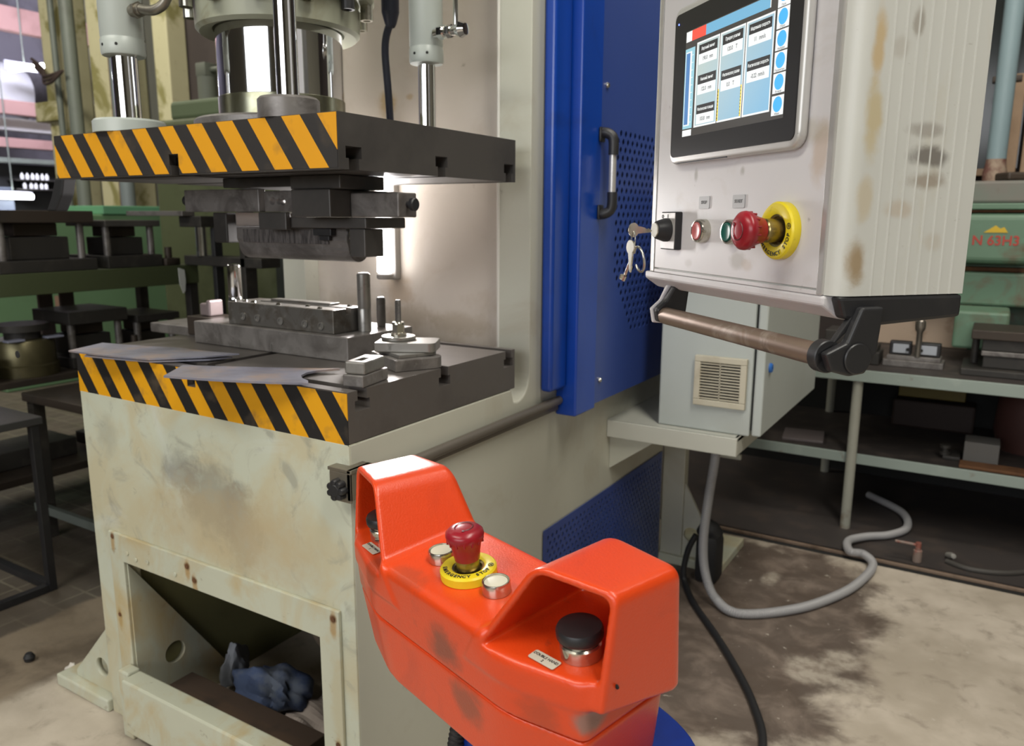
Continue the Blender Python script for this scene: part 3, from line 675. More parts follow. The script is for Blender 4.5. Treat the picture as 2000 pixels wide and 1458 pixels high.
for c, z, a, b in rows:
    x0, x1 = cols[c][0] + .0055, cols[c][1] - .0045
    q('head', x0, x1, z - .0105, z, 3); q('white', x0, x1, z - .0225, z - .0105, 3)
    lw = MB(); words.append(('heading', lw, 'white')); add_text(lw, a, .0050, Matrix.Translation(((x0 + x1) / 2, -.01605, z - .0052)) @ FACE, ext=0, sx=.70 if len(a) > 15 else .82)
    lw = MB(); words.append(('reading', lw, 'txt')); add_text(lw, b, .0062, Matrix.Translation(((x0 + x1) / 2, -.01605, z - .0168)) @ FACE, ext=0, sx=.85)
q('yel', -.1248, -.1225, .1245, .160, 3); q('yel', -.0772, -.0748, .1245, .158, 3)
for i in range(9): q('head', -.1248, -.1236, .127 + i * .0037, .128 + i * .0037, 4); q('head', -.0772, -.076, .127 + i * .0035, .128 + i * .0035, 4)
for i, z in enumerate((.2325, .2120, .1910, .1700, .1490, .1270)):
    hgt = .0098
    q('white', -.0165, .0042, z - hgt, min(z + hgt, .2394), 1); disc('btn', -.0062, z + .001, .0078, .0078 if i else .0060, 2)
    lw = MB(); words.append(('caption', lw, 'txt')); add_text(lw, ('Пуск', 'Сброс', 'Наладка', 'Параметры', 'Ручной', 'Меню')[i], .0030, Matrix.Translation((-.0062, -.01605, z - .0083)) @ FACE, ext=0)
ds = disp.build('display', [UI[k] for k in MI], scr, local=True)
for nm_, lw, k_ in words: lw.build(nm_, UI[k_], scr, local=True)

# key switch
ks = pb(MB().box(-.262 + .0, -.220, -.012, -.0023, -.029, .021, .0015), 'key_switch', BLACKP)
MB().box(-.2605, -.2215, -.0128, -.0120, -.0275, .0195).build('switch_plate', mat('switch_plate', (.50, .48, .46), .35, .3, layers=[((.3, .27, .24), 30, .55, .7, .5)]), ks, local=True)
t = MB(); add_text(t, 'O', .0065, Matrix.Translation((-.2555, -.0130, .0145)) @ FACE); add_text(t, 'I', .0065, Matrix.Translation((-.241, -.0130, .0150)) @ FACE); t.build('lettering', INK, ks, local=True)
MB().lathe([(.0155, .0128), (.0155, .018), (.0115, .030), (.0095, .031)], (-.241, 0, -.003), '-Y', 28).build('switch_barrel', BLACKP, ks, local=True)
MB().lathe([(0, .0325), (.0095, .0325), (.0098, .030), (.0098, .026)], (-.241, 0, -.003), '-Y', 24).build('lock_core', NICKEL, ks, local=True)
# push buttons
def pushbtn(u, wz, cm, par=pend, name='push_button'):
    b = MB().lathe([(.0145, .0023), (.0145, .0125), (.0135, .0145), (.0118, .0148), (.0112, .0120)], (u, 0, wz), '-Y', 32).build(name, NICKEL, par, local=True)
    MB().lathe([(.0112, .0115), (.0108, .0150), (.0095, .0158), (.006, .0150), (0, .0145)], (u, 0, wz), '-Y', 32).build('button_cap', cm, b, local=True); return b
pushbtn(-.161, -.003, REDB); pushbtn(-.0915, -.003, GREENB)
for u, s in ((-.165, 'STOP'), (-.0875, 'START')):
    lb = pb(MB().prism(rrect(u - .0125, u + .0125, .0245, .0395, .0015, 3), -.0034, -.0023, 'XZ'), 'button_label', LABEL)
    t = MB(); add_text(t, s, .0055, Matrix.Translation((u, -.0036, .032)) @ FACE); t.build('lettering', mat('faded_ink', (.14, .14, .14), .5), lb, local=True)
# emergency stop (shared shape with the console)
def estop(M, par, text_mid, rs=.018, ang=0):
    """local Z points out of the surface"""
    c = MB().lathe([(.0155, 0), (.0300, 0), (.0302, .0085), (.0285, .0105), (.0200, .0112), (.0172, .0095), (.0160, .0030)], (0, 0, 0), 'Z', 56, M).build('stop_collar', YELP, par, local=True)
    t = MB(); arc_text(t, 'EMERGENCY STOP', .0062, .0245, text_mid, 11.2, M @ Matrix.Translation((0, 0, .0111)))
    a = text_mid + 11.2 * 8.4; P_ = Matrix.Translation((.0245 * math.cos(R(a)), .0245 * math.sin(R(a)), .0111))
    t.lathe([(.0026, 0), (.0032, 0), (.0032, .0003), (.0026, .0003)], seg=20, M=M @ P_); t.box(-.0003, .0003, -.0022, .0022, 0, .0003, M=M @ P_); t.box(-.0018, .0018, -.0002, .0004, 0, .0003, M=M @ P_)
    t.build('lettering', INK, c, local=True)
    MB().lathe([(.0172, .0090), (.0150, .0080), (.0150, .0040), (.0125, .0040), (.0125, .024), (.0105, .026), (.0105, .032)], (0, 0, 0), 'Z', 32, M).build('stop_neck', BRASS, c, local=True)
    b = MB(); prof = [(.0118, rs), (.0134, rs + .0012), (.0146, rs + (.040 - rs) * .45), (.0166, .0375), (.0192, .0418), (.0204, .0465), (.0198, .0500), (.0165, .0532), (.0115, .0549), (0, .0556)]
    b.lathe(prof, (0, 0, 0), 'Z', 48, M)
    for k in range(14):
        an = R(k * 360 / 14); b.box(-.0010, .0010, .0150, .0199, .0385, .0455, .0009, M=M @ Matrix.Rotation(an, 4, 'Z'))
    mb_ = b.build('stop_mushroom', REDP, c, local=True)
    r = MB(); r.lathe([(.0088, .0555), (.0095, .0559), (.0102, .0553)], (0, 0, 0), 'Z', 40, M @ Matrix.Rotation(R(ang), 4, 'Z'), a0=20, a1=310); r.box(.0085, .0118, -.0012, .0012, .0540, .0557, M=M @ Matrix.Rotation(R(ang + 20), 4, 'Z'))
    r.build('turn_arrow', mat('dark_red', (.10, .008, .01), .4), c, local=True)
    return c
estop(Matrix.Translation((0, -.0023, 0)) @ FACE, pend, -82, .0265, ang=120)

# keys: one in the lock, a ring with two more hanging from it
LK = PM @ Vector((-.241, -.0325, -.003))
keys = thing('key_bunch', 'steel keys on a ring, one of them stuck in the key switch', 'keys', LK)
def kb(mb, name, m=ZINC): return mb.build(name, m, keys)
def key_shape(t, M):
    # bow, shoulder, blade in local XY plane, blade toward +X
    t.prism([(-.006 + .0075 * math.cos(R(a)), .0095 * math.sin(R(a))) for a in range(30, 331, 20)] + [(.004, -.0045), (.018, -.0032), (.021, -.001), (.018, .0006), (.0155, .0022), (.013, .0012), (.010, .003), (.004, .0045)], -.0009, .0009, 'XY', M=M)
Kf = PM.to_3x3().to_4x4(); Kf.translation = LK
t = MB(); key_shape(t, Kf @ Matrix.Translation((0, -.024, 0)) @ Matrix(((0, 0, 1, 0), (1, 0, 0, 0), (0, 1, 0, 0), (0, 0, 0, 1)))); kb(t, 'inserted_key', NICKEL)
C0 = Kf @ Matrix.Translation((0, -.030, -.0125))
t = MB(); t.tube([C0 @ Vector((.006 * math.cos(R(a)), 0, .0105 * math.sin(R(a)))) for a in range(0, 361, 20)], .0008, 8); kb(t, 'split_ring')
def hang(dx, dy, dz, tilt, yaw, s):
    return Kf @ Matrix.Translation((dx, dy, dz)) @ Matrix.Rotation(R(yaw), 4, 'Z') @ Matrix.Rotation(R(tilt), 4, 'Y') @ Matrix.Scale(s, 4)
t = MB(); key_shape(t, hang(-.003, -.0315, -.030, 85, 0, 1.25) @ Matrix.Rotation(R(90), 4, 'X')); kb(t, 'hanging_key', NICKEL)
t = MB(); M_ = hang(-.004, -.029, -.036, 122, 8, 1.35); t.tube([M_ @ Vector((x, 0, 0)) for x in (0, .010, .027)], .0021, 10); t.lathe([(.0024, 0), (.0024, .006), (.0012, .006)], M=M_ @ Matrix.Translation((.022, 0, 0)) @ Matrix.Rotation(R(90), 4, 'Y'), seg=10); t.box(.021, .026, -.0055, 0, -.001, .001, M=M_); kb(t, 'tubular_key')
t = MB(); M_ = Kf @ Matrix.Translation((.012, -.026, -.038))
t.tube([M_ @ Vector((.0145 * math.cos(R(a)) * (1 if a < 200 else 1.0), -.003 * math.sin(R(a)), .0165 * math.sin(R(a)))) for a in range(-150, 151, 15)] + [M_ @ Vector((-.020, 0, .012)), M_ @ Vector((-.013, -.002, .017))], .0017, 10); kb(t, 'key_loop')
# ------------------------------------------------------------------ two-hand console: moulded shell from a distance field
def smax(a, b, k): 
    h = np.clip(.5 + .5 * (a - b) / k, 0, 1); return b + (a - b) * h + k * h * (1 - h)
def smin(a, b, k): return -smax(-a, -b, k)
def sstep(x, a, b):
    t = np.clip((x - a) / (b - a), 0, 1); return t * t * (3 - 2 * t)
def surface_net(F, org, h):
    nx, ny, nz = F.shape; neg = F < 0
    c = np.zeros((nx - 1, ny - 1, nz - 1), np.int8)
    for i in (0, 1):
        for j in (0, 1):
            for k in (0, 1): c += neg[i:nx - 1 + i, j:ny - 1 + j, k:nz - 1 + k]
    act = (c > 0) & (c < 8); idx = -np.ones(act.shape, np.int64); I = np.argwhere(act); idx[act] = np.arange(len(I))
    acc = np.zeros((len(I), 3)); cnt = np.zeros(len(I))
    cor = [(0, 0, 0), (1, 0, 0), (0, 1, 0), (1, 1, 0), (0, 0, 1), (1, 0, 1), (0, 1, 1), (1, 1, 1)]
    for a in range(8):
        for b in range(a + 1, 8):
            if sum(abs(x - y) for x, y in zip(cor[a], cor[b])) != 1: continue
            fa = F[tuple((I + cor[a]).T)]; fb = F[tuple((I + cor[b]).T)]
            m = (fa < 0) != (fb < 0); t = np.where(m, fa / np.where(m, fa - fb, 1), 0)
            p = np.array(cor[a]) + t[:, None] * (np.array(cor[b]) - np.array(cor[a]))
            acc[m] += p[m]; cnt[m] += 1
    V = (I + acc / cnt[:, None]) * h + np.array(org)
    Q = []
    for ax in range(3):
        sl0 = [slice(None)] * 3; sl1 = [slice(None)] * 3; sl0[ax] = slice(0, -1); sl1[ax] = slice(1, None)
        A, B = neg[tuple(sl0)], neg[tuple(sl1)]
        E_ = np.argwhere(A != B); u, v = (ax + 1) % 3, (ax + 2) % 3
        ok = (E_[:, u] > 0) & (E_[:, v] > 0); E_ = E_[ok]
        lim = np.array(act.shape); ok = np.all(E_ < lim, axis=1); E_ = E_[ok]
        fl = A[tuple(E_.T)]
        du = np.zeros(3, int); du[u] = 1; dv = np.zeros(3, int); dv[v] = 1
        q = np.stack([idx[tuple(E_.T)], idx[tuple((E_ - du).T)], idx[tuple((E_ - du - dv).T)], idx[tuple((E_ - dv).T)]], 1)
        q[~fl] = q[~fl][:, ::-1]; Q.append(q)
    return V, np.concatenate(Q)
def field_mesh(name, fn, lo, hi, h, m, parent, M=None):
    ax = [np.arange(l, u + h, h, dtype=np.float32) for l, u in zip(lo, hi)]
    X, Y, Z = np.meshgrid(*ax, indexing='ij')
    V, Q = surface_net(fn(X, Y, Z), lo, h)
    me = bpy.data.meshes.new(name); me.from_pydata(V.tolist(), [], Q.tolist())
    for p in me.polygons: p.use_smooth = True
    me.materials.append(m)
    o = bpy.data.objects.new(name, me); COL.objects.link(o); o.parent = parent; ORG[name] = Vector((0, 0, 0))
    return o

CO = Vector((.4288, -.2752, .7580))
ce1, ce2, ce3 = None, None, None
def cframe(h, t):
    h, t = R(h), R(t)
    a = Vector((math.cos(h), math.sin(h), 0)); b = Vector((-math.sin(h), math.cos(h), 0)); c = Vector((0, 0, 1))
    b, c = b * math.cos(t) + c * math.sin(t), c * math.cos(t) - b * math.sin(t)
    return a, b, c
ce1, ce2, ce3 = cframe(-19.056, 6.765)
CM = Matrix(((ce1.x, ce2.x, ce3.x, CO.x), (ce1.y, ce2.y, ce3.y, CO.y), (ce1.z, ce2.z, ce3.z, CO.z), (0, 0, 0, 1)))
cons = thing('two_hand_console', 'orange two-hand control console with two hooded palm buttons and an emergency stop', 'control console', M=CM)

def plan(a, v, grow=0.0):
    k = .010
    d = smax(-v - .058, .283 * a - .959 * v - .0895, .006)
    d = smax(d, a - .200, .009); d = smax(d, v - .074, k)
    return d - grow
def hood_parts(u, v, w):
    a = np.abs(u)
    wall = .0075
    inner = -.8445 * a + .5355 * w + .0775
    top = w - (.0755 - .11 * (v + .03) - .05 * (a - .13))
    outer = a - .2215 - .05 * (w - .066)
    mouth = -.057 + .27 * (a - .08) + .20 * w - v
    k = .013
    H = smax(smax(inner, top, .016), outer, k)
    H = smax(H, smax(-v - .0582, .283 * a - .959 * v - .0897, .006), .003); H = smax(H, v - .080, k); H = smax(H, -w - .043 - .30 * np.clip(v + .015, -.02, .08), .004); H = smax(H, mouth, .004)
    Cv = smax(smax(inner + wall, top + wall, .010), outer + wall, .010)
    Cv = smax(Cv, -(w + .0125), .006); Cv = smax(Cv, v - .072, .008)
    under = smax(smax(outer + .005, .2030 - a, .002), smax(w + .03, np.abs(v - .030) - .034, .004), .003)
    return H, Cv, under
def upper(u, v, w):
    a = np.abs(u)
    h = -.0125 * sstep(a, .088, .108) - .10 * np.clip(-v - .045, 0, 1)
    B = smax(plan(a, v), w - h, .010)
    H, Cv, un = hood_parts(u, v, w)
    S = smin(B, H, .010)
    S = smax(S, -Cv, .004); S = smax(S, -un, .003)
    rim = smax(plan(a, v, .0), -w - .0735, .002)
    return smax(S, -(w + .0735), .0025)
def lower(u, v, w):
    B = plan(np.abs(u) + .20 * np.clip(-w - .0745, 0, 1), v, -.0006)
    B = smax(B, w + .0754, .003); return smax(B, -w - .151, .004)
field_mesh('upper_shell', upper, (-.240, -.075, -.085), (.240, .095, .090), .0021, ORANGE, cons)
field_mesh('lower_shell', lower, (-.222, -.075, -.170), (.222, .090, -.066), .0026, ORANGE, cons)
def cb(mb, name, m, par=cons): return mb.build(name, m, par, local=True)
estop(Matrix.Translation((0, -.002, .0004)), cons, -52, ang=-60)
Zup = Matrix.Rotation(R(-90), 4, 'X')   # push buttons are drawn along -Y
for s in (-1, 1):
    MB().lathe([(.0148, 0), (.0148, .0105), (.0140, .0125), (.0128, .0126), (.0122, .0100)], (s * .0485, -.003, .0004), 'Z', 32).build('push_button', NICKEL, cons, local=True)
    MB().lathe([(.0121, .0098), (.0120, .0112), (.010, .0118), (0, .0114)], (s * .0485, -.003, .0004), 'Z', 32).build('button_cap', WHITEC, cons.children[-1], local=True)
    p = cb(MB().lathe([(.0190, 0), (.0190, .012), (.0175, .0135), (.0160, .0135), (.0160, .022)], (s * .170, -.004, -.0122), 'Z', 40), 'palm_button', NICKEL)
    MB().lathe([(.0150, .0175), (.0205, .0180), (.0215, .0200), (.0215, .0262), (.0200, .0290), (.012, .0305), (0, .0308)], (s * .170, -.004, -.0122), 'Z', 44).build('palm_cap', BLACKP, p, local=True)
    LM = Matrix.Translation((s * .1535, -.0335, -.0115)) @ Matrix.Rotation(R(4 * s), 4, 'Z')
    lb = cb(MB().prism(rrect(-.0155, .0155, -.0062, .0062, .0018, 3), 0, .0005, 'XY', M=LM), 'label_plate', LABELW)
    t = MB(); add_text(t, 'DOUBLE HAND', .0042, LM @ Matrix.Translation((0, .0018, .0006)), ext=.0001); add_text(t, '2' if s > 0 else '1', .0042, LM @ Matrix.Translation((0, -.0030, .0006)), ext=.0001)
    t.build('lettering', INK, lb, local=True)
    cb(MB().cyl(.0022, -.0005, .0006, (s * .2185, -.010, -.018), '-Y', 12), 'screw', DARK)
# stand below: blue oval plate, post and floor plate; corrugated lead
se = lambda c, p: math.copysign(abs(c) ** p, c)
pl = MB(); pl.prism([(.03 + .202 * se(math.cos(R(a)), .6), .045 + .080 * se(math.sin(R(a)), .6)) for a in range(0, 360, 6)], -.164, -.1515, 'XY', .002)
cb(pl, 'mounting_plate', BLUED)
CMi = CM.inverted()
base = CM @ Vector((0, .02, -.17)); fx, fy = base.x, base.y
t = MB(); t.cyl(.045, .0, base.z, (fx, fy, 0), 'Z', 32); t.bm.transform(CMi); cb(t, 'stand_post', BLUED)
t = MB(); t.lathe([(0, .0), (.20, .0), (.20, .012), (.19, .02), (0, .02)], (fx, fy, 0), seg=48); t.bm.transform(CMi); cb(t, 'stand_base', BLUED)
t = MB(); P_ = [(-.015, -.018, -.1595), (-.018, -.03, -.20), (-.020, -.045, -.26), (-.015, -.05, -.34), (.01, -.04, -.48)]
pts = resample(spline([Vector(p) for p in P_], 40), .0014); t.tube(pts, .010, 12, rad=lambda i: .0105 if i % 4 < 2 else .0088); cb(t, 'corrugated_lead', BLACKR)
# ------------------------------------------------------------------ work lamp in the throat
lamp = thing('work_lamp', 'lit tubular work lamp on the back wall of the press throat', 'lamp', (-.42, .60, .985))
MB().cyl(.019, .992, 1.30, (-.418, .585, 0), 'Z', 28, .004).build('lamp_tube', WTUBE, lamp)
f = MB().box(-.428, -.404, .609, .6295, .975, 1.32, .003).build('lamp_holder', mat('lamp_grey', (.30, .28, .26), .5), lamp)
MB().cyl(.0205, .978, .9918, (-.418, .585, 0), 'Z', 28, .003).box(-.424, -.412, .585, .612, .978, .99).build('end_socket', MATS['lamp_grey'], lamp)
MB().cyl(.0205, 1.3002, 1.315, (-.418, .585, 0), 'Z', 28, .003).box(-.424, -.412, .585, .612, 1.302, 1.314).build('end_socket', MATS['lamp_grey'], lamp)
ld = bpy.data.lights.new('work_lamp_light', 'AREA'); ld.shape = 'RECTANGLE'; ld.size = .036; ld.size_y = .30; ld.energy = 8; ld.color = (1.0, .955, .94)
lo_ = bpy.data.objects.new('work_lamp_light', ld); COL.objects.link(lo_)
lo_.location = (-.418, .5645, 1.145); lo_.rotation_euler = (R(-90), 0, 0)   # the face of the tube towards the operator

# ------------------------------------------------------------------ upper die, clamped under the slide
ud = thing('upper_die', 'dark upper bending die with a round-nosed punch hanging under the slide', 'die', (-.36, .24, 1.07))
def ub(mb, name, m): return mb.build(name, m, ud)
ub(MB().box(-.22, -.10, .105, .22, 1.176, 1.1998, .002), 'top_plate', STEELD)
ub(MB().box(-.42, -.225, .12, .30, 1.182, 1.1998, .002), 'shim_plate', DIE)
f = ub(MB().box(-.580, -.356, .15, .168, 1.137, 1.181, .002), 'clamp_bar', STEELG)
MB().cyl(.010, -.588, -.5801, (0, .159, 1.16), 'X', 16, .001).build('bolt', BLACKP, f)
f = ub(MB().box(-.318, -.215, .13, .155, 1.137, 1.1755, .002), 'holder_block', STEELG)
cut(f, MB().cyl(.0075, -.2, .3, (-.296, 0, 1.157), 'Y', 20).cyl(.0075, -.2, .3, (-.232, 0, 1.159), 'Y', 20))
cut(f, MB().cyl(.006, -.2, .3, (-.279, 0, 1.156), 'Y', 20))
cut(f, MB().cyl(.0065, -.2, .3, (-.268, 0, 1.155), 'Y', 20))
ub(MB().box(-.2145, -.12, .10, .30, 1.1278, 1.1755, .002), 'side_block', STEELD)
f = ub(MB().box(-.1195, -.010, .15, .20, 1.128, 1.170, .0025), 'locking_bar', STEELG)
k = MB(); k.cyl(.006, -.0098, -.002, (0, .175, 1.150), 'X', 16); k.cyl(.0115, -.002, .008, (0, .175, 1.150), 'X', 24, .002)
k.build('locking_knob', BLACKP, f)
ub(MB().box(-.345, -.085, .15, .26, 1.108, 1.1275, .002), 'lower_bar', STEELD)
ub(MB().box(-.345, -.27, .137, .1495, 1.104, 1.1365, .002), 'keeper_strip', STEELD)
ub(MB().box(-.475, -.35, .19, .27, 1.109, 1.136, .002), 'spacer_block', mat('pale_steel', (.34, .29, .26), .5, .4))
ub(MB().box(-.125, -.088, .15, .20, 1.058, 1.1075, .002), 'stop_block', STEELD)
ub(MB().box(-.52, -.478, .17, .28, 1.075, 1.136, .003), 'end_bracket', DIE)
# punch: flat body on top, round nose below
pr = [(.175, 1.107), (.175, 1.085)] + [(.2075 - .028 * math.cos(R(a)), 1.073 - .028 * math.sin(R(a))) for a in range(0, 181, 12)] + [(.240, 1.085), (.240, 1.107)]
pu = ub(MB().prism(pr, -.455, -.155, 'YZ'), 'punch', STEELG)
ub(MB().box(-.435, -.200, .1735, .1748, 1.078, 1.104), 'knurled_face', mat('knurled', (.17, .155, .15), .5, .6, layers=[((.05, .045, .045), 40, .45, .6, .8, .3, (6, 1, .6))], bump=.5, bscale=120))
f = ub(MB().box(-.225, -.180, .160, .1733, 1.094, 1.107, .001).box(-.215, -.190, .165, .1733, 1.085, 1.094, .001), 'nose_clip', BLACKP)
MB().cyl(.0035, -.1545, -.148, (0, .205, 1.085), 'X', 12).box(-.1545, -.149, .178, .186, 1.088, 1.104, .001).build('clip_screw', CHROME, f)

# ------------------------------------------------------------------ lower die on the bed
ldie = thing('lower_die', 'steel lower die block with upright guide pins on the striped bed', 'die', (-.41, .28, .851))
def lb_(mb, name, m): return mb.build(name, m, ldie)
f = lb_(MB().box(-.648, -.186, .20, .40, .8505, .899, .002), 'die_base', STEELG)
MB().cyl(.0065, -.2005, -.199, (-.60, 0, .885), 'Y', 16).build('socket', DARK, f)
for x in (-.50, -.40): MB().box(x - .0015, x + .0015, .1992, .1998, .853, .868).build('scribe_mark', STEELL, f)
bl = MB().prism([(-.548, .0), (-.236, .0), (-.236, .09), (-.548, .09)], .8995, .9475, 'XY', .0015)
bl.bm.transform(Matrix.Translation((0, .215, 0)))
f = lb_(bl, 'die_block', mat('scaly_steel', (.19, .18, .165), .42, .75, layers=[((.10, .075, .05), 16, .48, .64, .8, .8), ((.32, .31, .29), 50, .56, .7, .6)], bump=.25, bscale=50))
cut(f, MB().box(-.50, -.20, .252, .266, .935, .97))
for i, x in enumerate((-.50, -.455, -.385, -.315, -.27)):
    MB().lathe([(.008, 0), (.008, .002), (.0045, .0022), (.0045, .001), (0, .001)], (x, .215, .918 - .001 * i), '-Y', 18).build('socket_screw', STEELL, f)
for i, (x, y) in enumerate(((-.535, .222), (-.515, .235), (-.48, .228), (-.44, .29), (-.40, .225), (-.36, .292), (-.33, .24), (-.28, .224), (-.26, .288))):
    MB().lathe([(.0055, .9476), (.0045, .951), (0, .952)], (x, y, 0), seg=14).build('button_head', CHROME, f)
lb_(MB().box(-.48, -.30, .275, .300, .9476, .952, .001), 'top_strip', STEELL)
def pin(x, y, r, z0, z1, m):
    return lb_(MB().lathe([(0, z0), (r, z0), (r, z0 + .045), (r - .0004, z0 + .046), (r, z0 + .047), (r, z1 - .003), (r - .003, z1), (0, z1)], (x, y, 0), seg=28), 'guide_pin', m)
pin(-.2215, .290, .0135, .8995, 1.018, STEELL)
pin(-.240, .362, .0095, .8995, .962, STEELD)
pin(-.625, .300, .0155, .8995, 1.021, CHROME)
# blocks left of the die
t = MB().box(-.768, -.668, .27, .345, .8505, .895, .002).build('steel_block', DIEB); tag(t, 'brown steel block on the bed at the left end of the lower die', 'block')
t = MB().box(-.745, -.715, .29, .32, .8955, .925, .004).box(-.715, -.702, .285, .325, .8955, .934, .004).build('angle_piece', mat('pink_steel', (.30, .24, .24), .4, .4)); tag(t, 'small upright angle piece standing on the brown steel block', 'bracket')
t = MB().box(-.96, -.772, .30, .50, .838, .862, .003).build('side_shelf_plate', STEELG, press)

# ------------------------------------------------------------------ clamp with stud, loose strap clamp, spring leaves
cl = thing('stud_clamp', 'stacked steel clamp plates with threaded stud, nut and washer on the bed', 'clamp', (-.09, .25, .851))
def kb2(mb, name, m): return mb.build(name, m, cl)
def uplate(cx, cy, lx, ly, z0, z1, rot, name, m):
    t = MB(); p = [(-lx / 2, -ly / 2)] + [(lx / 2 - ly / 2 * .35 + ly / 2 * .35 * math.cos(R(a)), (-ly / 2 + ly * .175) + ly * .175 * math.sin(R(a))) for a in range(-90, 1, 18)] + [(lx / 2 - ly / 2 * .35 + ly / 2 * .35 * math.cos(R(a)), (ly / 2 - ly * .175) + ly * .175 * math.sin(R(a))) for a in range(0, 91, 18)] + [(-lx / 2, ly / 2)]
    t.prism(p, z0, z1, 'XY', .0012, M=Matrix.Translation((cx, cy, 0)) @ Matrix.Rotation(R(rot), 4, 'Z')); return kb2(t, name, m)
uplate(-.075, .245, .10, .125, .8505, .872, 62, 'lower_clamp_plate', STEELG)
uplate(-.080, .250, .085, .105, .8725, .879, 66, 'packing_plate', STEELL)
uplate(-.078, .252, .115, .075, .8795, .897, 28, 'upper_clamp_plate', STEELL)
kb2(MB().lathe([(0, .8975), (.032, .8975), (.033, .8985), (.033, .9035), (.032, .9045), (0, .9045)], (-.100, .250, 0), seg=40), 'washer', STEELL)
kb2(MB().lathe([(0, .905), (.0155, .905), (.0155, .908), (.0115, .911)], (-.100, .250, 0), seg=28).hexn(.0125, .911, .926, (-.100, .250, 0)).lathe([(.0125, .9262), (.0125, .929), (.011, .931), (0, .931)], (-.100, .250, 0), seg=24), 'flange_nut', NICKEL)
zs = [.931 + i * .00125 for i in range(33)]
kb2(MB().lathe([(.0062 if i % 2 else .0053, z) for i, z in enumerate(zs)] + [(.0045, .9735), (0, .9735)], (-.100, .250, 0), seg=18), 'threaded_stud', STEELD)
st = thing('strap_clamp', 'loose steel strap clamp with rectangular slot on the front right bed corner', 'clamp', (-.02, .06, .851))
Ms = Matrix.Translation((-.030, .072, 0)) @ Matrix.Rotation(R(14), 4, 'Z')
t = MB().prism([(-.020, -.036), (.020, -.040), (.024, .045), (-.018, .050)], .8505, .871, 'XY', .002, M=Ms).build('clamp_foot', STEELG, st)
t = MB().prism([(-.017, -.034), (.021, -.034), (.022, .038), (-.018, .038)], .8715, .893, 'XY', .003, M=Ms).build('clamp_strap', STEELL, st)
cut(t, MB().prism([(-.006, -.022), (.010, -.022), (.010, .012), (-.006, .012)], .88, .90, 'XY', M=Ms))

def leaf(name, pts, z, th, bend, label, m=SPRING, tilt=(0, 0)):
    t = MB(); b = bmesh.new(); v = [b.verts.new((x, y, 0)) for x, y in pts]; b.faces.new(v)
    bmesh.ops.triangulate(b, faces=b.faces[:]); 
    for _ in range(3): bmesh.ops.subdivide_edges(b, edges=b.edges[:], cuts=1)
    xs = [p[0] for p in pts]; x0, x1 = min(xs), max(xs); y0 = min(p[1] for p in pts)
    for q_ in b.verts:
        s = (q_.co.x - x0) / (x1 - x0); q_.co.z = z + bend * (4 * (s - .5) ** 2) + tilt[0] * (1 - s) + tilt[1] * (q_.co.y - y0)
    e = bmesh.ops.extrude_face_region(b, geom=b.faces[:]); bmesh.ops.translate(b, verts=[g_ for g_ in e['geom'] if isinstance(g_, bmesh.types.BMVert)], vec=(0, 0, -th))
    bmesh.ops.recalc_face_normals(b, faces=b.faces[:]); t._add(b)
    return tag(t.build(name, m), label, 'steel leaf', 'spring leaves on the bed')
leaf('spring_leaf', [(-.662, -.045), (-.50, -.012), (-.415, .06), (-.40, .100), (-.58, .098), (-.72, .035)], .8542, .003, .002, 'lower of the two curved steel leaves overhanging the left bed corner')
leaf('spring_leaf', [(-.705, -.052), (-.50, -.014), (-.42, .055), (-.385, .105), (-.57, .104), (-.735, .038)], .8585, .003, .005, 'upper of the two curved steel leaves overhanging the left bed corner')
n_ = [(-.125 + .055 * math.cos(R(a)) * .75, .062 - .045 * math.sin(R(a))) for a in (150, 175, 200, 225, 250)]
leaf('spring_leaf', [(-.333, -.098), (-.075, -.012), (-.092, .004), (-.118, .016), (-.140, .034), (-.152, .060), (-.150, .084), (-.128, .116), (-.300, .030), (-.385, -.022)], .8572, .0035, .003, 'steel leaf with a rounded notch lying on the bed front edge')
# ------------------------------------------------------------------ right side: bench, machine, wall
be = thing('steel_workbench', 'grey-green steel workbench with a lower shelf along the back wall', 'workbench', (1.0, 2.4, 0))
def bb(mb, name, m): return mb.build(name, m, be)
bb(MB().box(.14, 2.4, 2.058, 2.78, .594, .606, .001), 'bench_top', BENCHT)
bb(MB().box(.14, 2.4, 2.05, 2.0578, .565, .607, .002), 'top_edge_angle', BENCHP)
bb(MB().box(.10, 2.4, 2.105, 2.78, .276, .286, .001), 'lower_shelf', BENCHT)
bb(MB().box(.10, 2.4, 2.097, 2.1048, .250, .288, .002), 'shelf_edge_angle', BENCHP)
for x, y in ((.490, 2.08), (1.75, 2.08), (.30, 2.74), (1.75, 2.74)):
    bb(MB().cyl(.0175, 0, .5938 if y > 2.5 else .5645, (x, y, 0), seg=20), 'leg', mat('leg_paint', (.33, .33, .28), .5, layers=[((.14, .09, .05), 9, .56, .7, .8)]))
